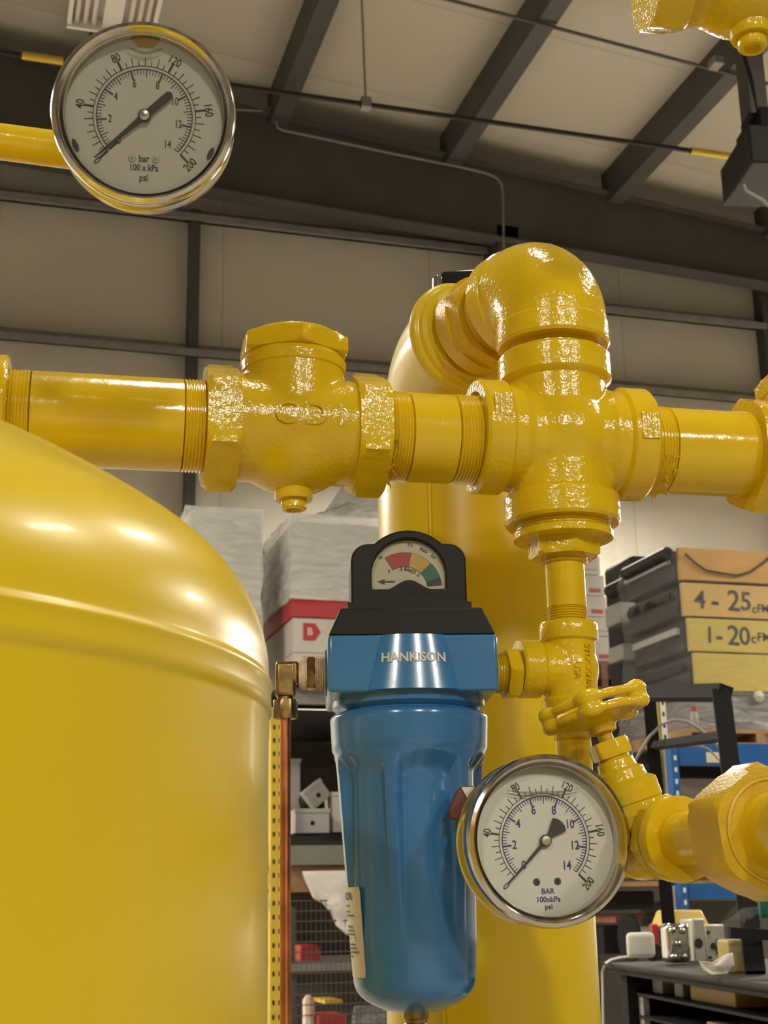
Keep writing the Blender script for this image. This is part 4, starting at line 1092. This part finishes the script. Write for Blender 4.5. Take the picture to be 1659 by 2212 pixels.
# dark sheet standing in for the shadow on the stack's left, and the cone on top
pp = [at(820, 1040, YB_+.2), at(735, 1062, YB_+.2), at(690, 1112, YB_+.2), at(840, 1112, YB_+.2)]
drape('loose_film', dens([(830, 1040), (738, 1050), (700, 1108), (660, 1118), (850, 1120)], 3), YB_+.35, 'wrapgrey', 'loose flap of grey film sticking up above the wrapped cartons', 'plastic wrap', .03, 9)
drape('gap_shadow_sheet', dens([(566, 1185), (598, 1240), (600, 1330), (612, 1420), (612, 1500), (566, 1500), (552, 1350), (560, 1230)], 3), YL+.95, 'dark', 'dark sheet standing in for the shadow in the gap between the two wrapped loads', 'sheet', .05, 5)  # shadow between the loads, put in as a dark sheet

# ================================================================== right: cartons, trays, rack
YR = 9.0
zr0 = zz(1320, 1500, YR)
pallet(at(1250, 1460, YR).x, at(1362, 1460, YR).x, YR, 1.0, zr0, 'reddish pallet under the white cartons behind the riser', 'redwood', zz(1320, 1428, YR)-zr0)
t = thing('storage_shelf', T((at(1250, 1460, YR).x, YR, 0)), 'dark steel shelf carrying the reddish pallet behind the riser', 'shelf')
obj('shelf_board', G().box(-.3, .55, 0, 1.0, zr0-.05, zr0), 'dark', t, flat=True)
for x_, y_ in ((-.3, 0), (.5, 0), (-.3, .95), (.5, .95)): obj('leg', G().box(x_, x_+.05, y_, y_+.05, 0, zr0-.05), 'dark', t, flat=True)
lv = [1427, 1372, 1330, 1285, 1240, 1200, 1168]
for i in range(6):
    z0_, z1_ = zz(1290, lv[i], YR), zz(1290, lv[i+1], YR); x0_, x1_ = at(1225, 1300, YR).x, at((1322, 1325, 1312, 1310, 1303, 1300)[i], 1300, YR).x
    t = thing('carton', T((x0_, YR+.02, z0_)), ('white carton %s stack right of the thin riser' % ('lowest in the', 'second from the bottom in the', 'third from the bottom in the', 'fourth from the bottom in the', 'second from the top in the', 'topmost in the')[i]), 'carton')
    obj('box', G().box(0, x1_-x0_, 0, .8, 0, z1_-z0_-.006), 'plasticw', t, flat=True)
    if i in (0, 2, 3): obj('red_label', G().box(x1_-x0_-.12, x1_-x0_-.03, -.002, 0, .02, .05), 'red', t, flat=True)
    else: obj('print', G().box(x1_-x0_-.16, x1_-x0_-.02, -.002, 0, .03, .04), 'cable', t, flat=True)
wrapped(1222, 1160, 1332, YR-.02, .9, 'glossy film round the white carton stack behind the riser', M['wrapclear'], z0=zr0+.1)
# trays with tan fronts
YT = 6.6
xf0 = at(1480, 1350, YT).x; xf1 = at(1740, 1350, YT).x
rows = [(1492, 1412, 'ybox', '', 'lowest pale yellow tray front of the wrapped stack at the right edge'), (1408, 1338, 'ybox', '1-20CFM', 'pale yellow tray front marked 1-20CFM at the right edge'),
        (1333, 1263, 'tan', '4-25CFM', 'tan tray front marked 4-25CFM at the right edge'), (1256, 1188, 'tan2', '', 'orange-brown tray front on top of the wrapped stack')]
for i, (ya, yb, m_, txt, lab) in enumerate(rows):
    z0_, z1_ = zz(1570, ya, YT), zz(1570, yb, YT); h = z1_-z0_; x0_ = xf0+(.04, .02, 0, -.005)[i]
    t = thing('parts_tray', T((x0_, YT, z0_)), lab, 'tray'); w = xf1-x0_
    obj('tray', G().box(-.02, w, .03, .62, -.0, h-.012), 'dark', t, bev=.01)
    obj('side_ledge', G().box(-.045, 0, .06, .58, h*.55, h*.75), 'greybox' if i % 2 else 'black', t, flat=True)
    fp = obj('front_board', G().box(.0, w, 0, .03, 0, h), m_, t, flat=True)
    if txt:
        s_ = h*.78; g = G()
        pxs = {'4-25CFM': [('4', 1512, 1.0, 0), ('-', 1545, 1.1, 0), ('2', 1585, 1.15, 0), ('5', 1611, 1.05, 0), ('c', 1628, .5, -.2), ('F', 1639, .45, -.18), ('M', 1652, .45, -.18)],
               '1-20CFM': [('1', 1527, .9, 0), ('-', 1548, 1.0, 0), ('2', 1578, 1.1, 0), ('0', 1602, 1.0, 0), ('c', 1621, .55, -.05), ('F', 1634, .5, 0), ('M', 1649, .5, 0)]}[txt]
        for ch, px, k_, dz in pxs:
            g.text(ch, s_*k_, T((at(px, 1300, YT).x-x0_, -.002, h*.48+dz*h)) @ TX @ Matrix.Rotation(radians(-4), 4, 'Z'), bold=.012)
        obj('marker_writing', g, 'ink', fp)
zt_ = zz(1570, 1188, YT)
obj_ = solo('dark_rail', G().tube([(0, 0, 0), (.0, .52, .0)], .035, 12), 'dark', T((xf0-.06, YT+.02, zt_-.03)), 'dark rounded rail along the top left of the tray stack', 'rail')
# cord sagging across the top board
pts = [at(x, y, YT-.012) for x, y in ((1480, 1196), (1500, 1215), (1525, 1232), (1555, 1238), (1590, 1243), (1620, 1236), (1650, 1215), (1668, 1200))]
obj('cord', G().tube([p-t.matrix_world.translation for p in pts], .006, 6), 'black', t)
wrapped(1462, 1186, 1745, YT-.03, .70, 'clear film stretched round the tan and yellow trays', M['wrapclear'], z0=zz(1570, 1500, YT))
# machine under film + pallet
zp0 = zz(1570, 1612, YT); zp1 = zz(1570, 1576, YT)
pallet(at(1472, 1590, YT).x, xf1+.1, YT-.02, .9, zp0, 'wooden pallet at the right edge under the grey wrapped crate', 'wood', zp1-zp0)
t = thing('grey_crate', T((xf0+.05, YT+.03, zp1)), 'grey film-wrapped crate with a round knob, under the yellow trays', 'crate')
obj('crate', G().box(0, xf1-xf0, 0, .8, 0, zz(1570, 1500, YT)-zp1-.005), 'greybox', t, bev=.01)
k0 = at(1637, 1505, YT); obj('knob', G().lathe([(0, .05), (.03, .045), (.035, .02), (.02, 0)][::-1], 20, T((k0.x-xf0-.05, -.0, k0.z-zp1)) @ AY), 'alu', t)
wrapped(1500, 1496, 1745, YT-.0, .9, 'grey film round the crate below the trays', M['wrapgrey'], z0=zp1)
t = thing('small_bottle', T(atz(1508, 1556, zp1) if False else Vector((at(1506, 1550, YT-.03).x, YT-.0, zp1))), 'small grey bottle with a red and white cap left of the wrapped crate', 'bottle')
obj('body', G().lathe([(.02, 0), (.022, .005), (.022, .075), (.014, .09)], 20), 'cable', t); obj('bottle_cap', G().cyl(.015, .09, .115, seg=20), 'red', t)
# dark machinery silhouettes left of the trays
bx('dark_machine', 1330, 1500, 1475, 1600, YT+.95, .5, 'dark', 'dark machine half hidden by the black frame, left of the pallets', 'machine', bev=.02)
bx('dark_machine', 1372, 1200, 1440, 1490, YT+.9, .4, 'dark', 'tall dark covered machine left of the tan trays', 'machine', bev=.03)
t = thing('roll_end', T(at(1352, 1262, YT+.85)), 'grey rounded roll end poking out left of the dark machine', 'roll'); obj('roll', G().cyl(.045, -.10, .22, Matrix.Rotation(radians(-90), 4, 'X') , 20, .01), 'dark', t)
bx('grey_case', 1338, 1300, 1375, 1345, YT+.9, .2, 'greybox', 'small grey case left of the tall dark machine', 'case', bev=.01)
bx('grey_case', 1345, 1390, 1385, 1425, YT+.9, .2, 'greybox', 'second small grey case lower beside the tall dark machine', 'case', bev=.01)
# right rack: posts and blue beams
YQ = 6.2
def zq(x, y): return at(x, y, YQ).z
xq = at(1424, 1700, YQ).x
t = thing('pallet_rack', T((xq, YQ, 0)), 'blue-beamed pallet rack seen through the black frame at right', 'rack')
def up(xc, w, m_, z0_, z1_, hm, yo=0):
    u = obj('upright', G().box(xc-xq-w/2, xc-xq+w/2, yo, yo+.06, z0_, z1_), m_, t, flat=True)
    g = G(); z = z0_+.02
    while z < z1_-.03: g.box(xc-xq-w*.16, xc-xq+w*.2, yo-.001, yo+.001, z, z+.022); z += .055
    obj('slots', g, hm, u, flat=True)
up(at(1421, 1600, YQ).x, .030, 'yrack', 0, zq(1421, 1505), 'yrack'); up(at(1440, 1640, YQ).x, .030, 'white', 0, zq(1437, 1505), 'black')
up(at(1461, 1680, YQ-.1).x, .036, 'bluesteel', 0, zq(1452, 1608), 'white', -.1)
xe = at(1720, 1700, YQ).x
for (ya, yb, m_) in ((1655, 1608, 'bluesteel'), (1942, 1908, 'bluesteel')):
    obj('beam', G().box(at(1455, 1630, YQ).x-xq, xe-xq, -.06, 0, zq(1520, ya), zq(1520, yb)), m_, t, flat=True)
obj('rack_sticker', G().box(at(1512, 1638, YQ).x-xq, at(1556, 1638, YQ).x-xq, -.063, -.061, zq(1530, 1650), zq(1530, 1628)), 'label', t, flat=True)
obj('deck', G().box(at(1455, 1630, YQ).x-xq, xe-xq, 0, .9, zq(1520, 1612), zq(1520, 1606)), 'dark', t, flat=True)
obj('deck', G().box(at(1300, 1630, YQ).x-xq, xe-xq, 0, .9, zq(1520, 1912), zq(1520, 1902)), 'wood', t, flat=True)
bx('machine_panel', 1462, 1682, 1560, 1800, YQ+.3, .4, 'cable', 'plain grey panel below the black gap, right of the blue post', 'machine')
bx('dark_gap_block', 1464, 1655, 1570, 1680, YQ+.25, .4, 'black', 'black block standing in for the dark gap between the blue beam and the grey panel', 'crate')  # dark void under the blue beam, put in as a black block
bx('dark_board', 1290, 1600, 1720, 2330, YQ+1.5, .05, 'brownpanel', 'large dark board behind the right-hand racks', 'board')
bx('grey_cabinet', 1445, 1945, 1660, 2090, YQ+.5, .4, 'rafter', 'dark grey cabinet below the lower blue beam', 'cabinet')
bx('tool_chest', 1300, 1925, 1415, 1965, YQ+.3, .4, 'dark', 'dark tool chest on the lower shelf right of the gauge', 'chest', bev=.01)
bx('rust_board', 1330, 1975, 1445, 1992, YQ+.3, .3, 'redwood', 'narrow rust-brown board above the bench, right of the tower', 'board')
bx('wire_shelf', 1305, 2000, 1400, 2060, YQ+.4, .3, 'black', 'black slatted shelf front behind the white charger', 'shelf')
t = thing('hose_reel', T(at(1385, 2025, YQ+.1)), 'dark reel with a pale drum behind the white charger', 'reel')
obj('drum', G().cyl(.05, -.05, .05, AX, 20), 'cable', t); obj('flange', G().cyl(.11, -.07, -.05, AX, 24), 'black', t); obj('flange', G().cyl(.11, .05, .07, AX, 24), 'black', t)

# ================================================================== bench, black frame and the things on it
ZT = 1.0
A_ = atz(1306, 2079, ZT); B_ = atz(1520, 2108, ZT); dB = (B_-A_).normalized(); nB = Vector((-dB.y, dB.x, 0))
L_ = (B_-A_).length
Mb = T(Vector((A_.x, A_.y, 0))) @ Matrix((dB, nB, UZ)).transposed().to_4x4()
def zbn(py):
    d = P(1450, py, 1)-CP; o = Mb.inverted() @ CP; dl = Mb.inverted().to_3x3() @ d; return (o+dl*((.08-o.y)/dl.y)).z
S1, S2 = zbn(2153), zbn(2202)
t = thing('workbench', Mb, 'dark workbench with a worn top at the lower right', 'workbench')
LL = L_+1.4
obj('bench_top', G().box(0, LL, 0, 1.0, ZT-.014, ZT), 'bench', t, bev=.006); obj('apron', G().box(.01, LL, .008, .03, ZT-.024, ZT-.014), 'black', t, flat=True)
for x, y in ((.03, .03), (LL-.08, .03), (.03, .92), (LL-.08, .92)): obj('leg', G().box(x, x+.05, y, y+.05, 0, ZT-.014), 'black', t, flat=True)
for z in (S1, S2): obj('shelf', G().box(.06, LL, .05, .90, z-.006, z), 'black', t, flat=True)
obj('back_panel', G().box(.05, LL, .45, .47, .1, ZT-.014), 'black', t, flat=True); obj('end_panel', G().box(.045, .055, .085, .45, .1, ZT-.014), 'black', t, flat=True)
obj('side_panel', G().box(.085, .12, .055, .07, .2, S1-.008), 'cable', t, flat=True)
def onb(px, py, off=0):                # a place on the bench top seen at a pixel
    return atz(px, py, ZT+off)
def shelfitem(name, x0, w, dep, z, h, m_, label, cat, y=.08, bev=.003):
    return solo(name, G().box(-w/2, w/2, 0, dep, 0, h), m_, Mb @ T((x0+w/2, y, z)), label, cat, bev=bev)
def bxpos(px): 
    d = P(px, 2130, 1)-CP; o = Mb.inverted() @ CP; dl = Mb.inverted().to_3x3() @ d; return (o+dl*((.08-o.y)/dl.y)).x
def bs(name, px0, px1, z, h, m_, label, cat, **k): x0 = bxpos(px0); return shelfitem(name, x0, bxpos(px1)-x0, .3, z, h, m_, label, cat, **k)
bs('drawer_unit', 1332, 1396, S1+.001, zbn(2112)-S1, 'black', 'black drawer unit on the shelf under the bench left end', 'drawers')
bs('parts_box', 1409, 1430, S1+.001, zbn(2112)-S1, 'cable', 'grey parts box under the bench, left of two', 'box')
bs('parts_box', 1456, 1474, S1+.001, zbn(2114)-S1, 'greenbeam', 'narrow grey-green parts box under the bench', 'box')
bs('tan_box', 1490, 1586, S1+.001, zbn(2122)-S1, 'tan', 'flat tan box with a spool end on the bench shelf', 'box')
bs('wood_block', 1520, 1570, S2+.001, .012, 'wood', 'flat wooden block on the lowest visible bench shelf', 'block')
# white charger + cord
c0 = onb(1388, 2070); t = thing('power_adapter', T(c0) @ Matrix.Rotation(radians(-15), 4, 'Z'), 'white square power adapter standing on the bench', 'adapter')
wd = (onb(1418, 2070)-onb(1359, 2070)).length
obj('body', G().box(-wd/2, wd/2, 0, .03, .001, wd*.88), 'white', t, bev=.012, bseg=4)
pts = [onb(x, y, .003) for x, y in ((1362, 2066), (1340, 2068), (1320, 2073), (1306, 2082))]+[A_+Vector((-.012, -.01, -.02)), A_+Vector((-.02, -.015, -.15))]
obj('cord', G().tube([t.matrix_world.inverted() @ p for p in pts], .003, 8), 'white', t)
# chrome valve
c0 = onb(1472, 2084); wv = (onb(1501, 2084)-onb(1444, 2084)).length; hv_ = wv*1.5
t = thing('chrome_regulator', T(c0), 'shiny chrome regulator body with bolts, standing on the bench', 'regulator')
g = G(); g.box(-wv*.45, wv*.5, -.0, .05, .004, hv_); obj('body', g, 'chrome', t, bev=.012, bseg=3)
for x, z in ((-.3, .2), (.1, .2), (-.3, .85), (.12, .82), (-.1, .52)): obj('bolt', G().ell(wv*.13, .012, wv*.13, T((wv*x, -.001, hv_*z)), 16, 8), 'chrome', t)
c0 = onb(1535, 2078)
t = thing('valve_block', T(c0), 'grey cast valve block with round ports beside the chrome regulator', 'valve')
wv = (onb(1575, 2078)-onb(1496, 2078)).length
obj('body', G().box(-wv/2, -wv*.12, -.005, .06, 0, wv*1.15), 'alu', t, bev=.004); obj('end_block', G().box(-wv*.12, wv/2, .0, .05, .0, wv*.98), 'alu', t, bev=.004)
for x, z, r in ((-.36, .5, .13), (.12, .42, .09), (-.02, .78, .04), (-.02, .12, .04)): obj('port', G().cyl(wv*r, .0 if x > -.3 else .005, .007, T((wv*x, .0, wv*z)) @ AY, 20), 'ink', t)
obj('rib', G().box(wv*.2, wv*.27, -.004, 0, wv*.2, wv*.6), 'black', t, flat=True)
pb = onb(1500, 2060); t = thing('yellow_cover', T(pb), 'low yellow plastic cover behind the chrome regulator', 'cover')
wv = (onb(1545, 2060)-onb(1458, 2060)).length
obj('stand', G().box(-wv*.3, wv*.3, .03, .12, 0, wv*.62), 'dark', t, flat=True); obj('cover', G().box(-wv/2, wv/2, 0, .15, wv*.62, wv*1.02, tx=wv*.12, ty=.02), 'yelplain', t, bev=.006)
def sheet(name, px, Y, m_, label, cat, **k): return drape(name, dens(px), Y, m_, label, cat, **k)
yb_ = onb(1540, 2100).y
c0 = onb(1560, 2104)
sheet('paper_towel', [(1505, 2076), (1535, 2078), (1578, 2058), (1584, 2085), (1570, 2104), (1532, 2106), (1514, 2095)], B_.y-.06, 'cloth', 'crumpled white paper towel on the bench edge', 'towel', amp=.006, seed=2, thick=.002)
c0 = onb(1598, 2102); wv = (onb(1620, 2102)-onb(1576, 2102)).length
solo('cream_box', G().box(-wv/2, wv/2, 0, .05, 0, wv*1.6), 'ybox', T(c0), 'cream coloured box in clear plastic at the bench right end', 'box', bev=.004)
sheet('plastic_bag', [(1530, 2010), (1600, 1962), (1632, 1958), (1636, 2090), (1590, 2098), (1560, 2060), (1540, 2040)], c0.y-.03, 'wrapclear', 'clear plastic bag draped over the valve block', 'bag', amp=.012, seed=6, thick=.001)
rp0 = onb(1419, 2068); t = thing('red_clamp', T(rp0), 'red-handled clamp standing behind the white adapter', 'clamp')
obj('handle', G().box(-.008, .012, 0, .02, .03, .085), 'red', t, bev=.004); obj('base', G().box(-.015, .02, -.005, .025, 0, .03), 'dark', t, flat=True)
obj('pin', G().cyl(.002, .01, .045, T((0, 0, .072)) @ AX, 8), 'chrome', t)
# black frame
def bar(g, a, b, w):
    d = (b-a); x, y, z = ang_basis(d, Vector((sin(radians(27)), cos(radians(27)), 0))); Mx = T(a) @ Matrix((x, y, z)).transposed().to_4x4(); g.box(-w/2, w/2, -w/2, w/2, 0, d.length, Mx)
fl = onb(1450, 2062); frt = onb(1632, 2104)
def at_like(px, py, p): return P(px, py, (p-CP).dot(FW))
tl = at_like(1404, 1500, fl); tr_ = at_like(1562, 1500, frt); tr_ = P(1558, 1496, ((fl-CP).dot(FW)*.35+(frt-CP).dot(FW)*.65)); tl = P(1300, 1500, (tl-CP).dot(FW)+.05)
tl2 = P(1402, 1500, (tl-CP).dot(FW))
t = thing('steel_stand', T(fl), 'black square-tube frame standing on the bench at the right', 'frame')
def fb(name, a, b, w): 
    g = G(); bar(g, a-fl, b-fl, w); obj(name, g, 'black', t, flat=True)
fb('post', fl, tl2, .036); fb('post', frt, tr_, .040); fb('top_bar', tl, tr_+(tr_-tl).normalized()*.020, .034)
m1 = tl2+(fl-tl2)*.20; m2 = tr_+(frt-tr_)*.17; fb('cross_bar', m1, m2, .020)
m1 = tl2+(fl-tl2)*.93; m2 = tr_+(frt-tr_)*.80; 
fb('cross_bar', P(1575, 2015, (frt-CP).dot(FW)), P(1720, 2022, (frt-CP).dot(FW)), .022)
# hose loop tied to the frame
zd_ = (tl2-CP).dot(FW)-.08
pts = [P(x, y, zd_) for x, y in ((1352, 1672), (1366, 1655), (1384, 1622), (1404, 1590), (1428, 1566), (1455, 1555), (1482, 1558), (1510, 1574), (1540, 1600), (1562, 1624), (1578, 1652), (1590, 1685))]
solo('grey_hose', G().tube([p-pts[0] for p in pts], .0042, 10), 'cable', T(pts[0]), 'grey hose arching in front of the black frame', 'hose')
pts = [P(x, y, zd_+.03) for x, y in ((1448, 1612), (1475, 1611), (1510, 1611), (1530, 1618), (1545, 1632), (1560, 1650))]
solo('thin_hose', G().tube([p-pts[0] for p in pts], .0028, 8), 'cable', T(pts[0]), 'thinner hose curving under the frame cross bar', 'hose')
for i, px in enumerate((1445, 1518)):
    a = P(px, 1588, zd_+.04); solo('cable_tie', G().tube([(0, 0, 0), P(px+1, 1610, zd_+.04)-a], .0022, 6), 'white', T(a), ('left' if i == 0 else 'right')+' pale cable tie round the frame cross bar', 'cable tie')
# chains hanging left of the frame
for i, (xa, ya, xb, yb2) in enumerate(((1344, 1550, 1351, 1650), (1356, 1548, 1366, 1655))):
    a, b = P(xa, ya, zd_-.05), P(xb, yb2, zd_-.05); d = b-a; n = 11; g = G()
    for k_ in range(n):
        c = d*(k_+.5)/n; lk = d.length/n*.72; ang = k_ % 2*pi/2+.4
        x, y, z = ang_basis(d); ring_ = [c+z*(lk*cos(q_))+(x*cos(ang)+y*sin(ang))*(lk*.5*sin(q_)) for q_ in [2*pi*j/12 for j in range(12)]]
        g.tube(ring_, .0016, 6, closed=True)
    solo('hanging_chain', g, 'galv', T(a), ('left' if i == 0 else 'right')+' strand of galvanised chain hanging behind the handwheel', 'chain')
# green item and screwdriver, clutter
bx('green_bottle', 1645, 1928, 1690, 1985, 3.4, .06, 'green', 'dark green bottle cut by the right edge above the bench', 'bottle', bev=.01)
a, b = P(1584, 2130, 3.35), P(1612, 2162, 3.3)
t = thing('screwdriver', T(a), 'thin bright screwdriver hanging below the bench edge', 'screwdriver'); obj('shaft', G().tube([(0, 0, 0), b-a], .0028, 8), 'chrome', t); obj('tip', G().ell(.005, .005, .005, T(b-a), 12, 8), 'chrome', t)
obj('holder', G().box(-.03, .02, -.005, .03, .0, .02, T(Vector((-.01, 0, .002)))), 'cable', t, flat=True)
for x, y, r, m_, lab in ((1638, 2155, .016, 'red', 'round red cap among the clutter at the lower right corner'), (1630, 2185, .02, 'dark', 'dark fitting among the clutter at the lower right corner'), (1655, 2195, .03, 'bluesteel', 'dark blue cloth bundle in the lower right corner'), (1625, 2205, .012, 'tape', 'small pink fitting at the bottom right')):
    solo('small_fitting', G().ell(r, r, r*.9, I4, 20, 12), m_, T(P(x, y, 3.3)), lab, 'fitting')
solo('clutter_tray', G().box(-.08, .25, -.04, .12, -.02, -.0), 'dark', T(P(1650, 2222, 3.32)), 'dark tray under the small fittings in the lower right corner', 'tray', flat=True)
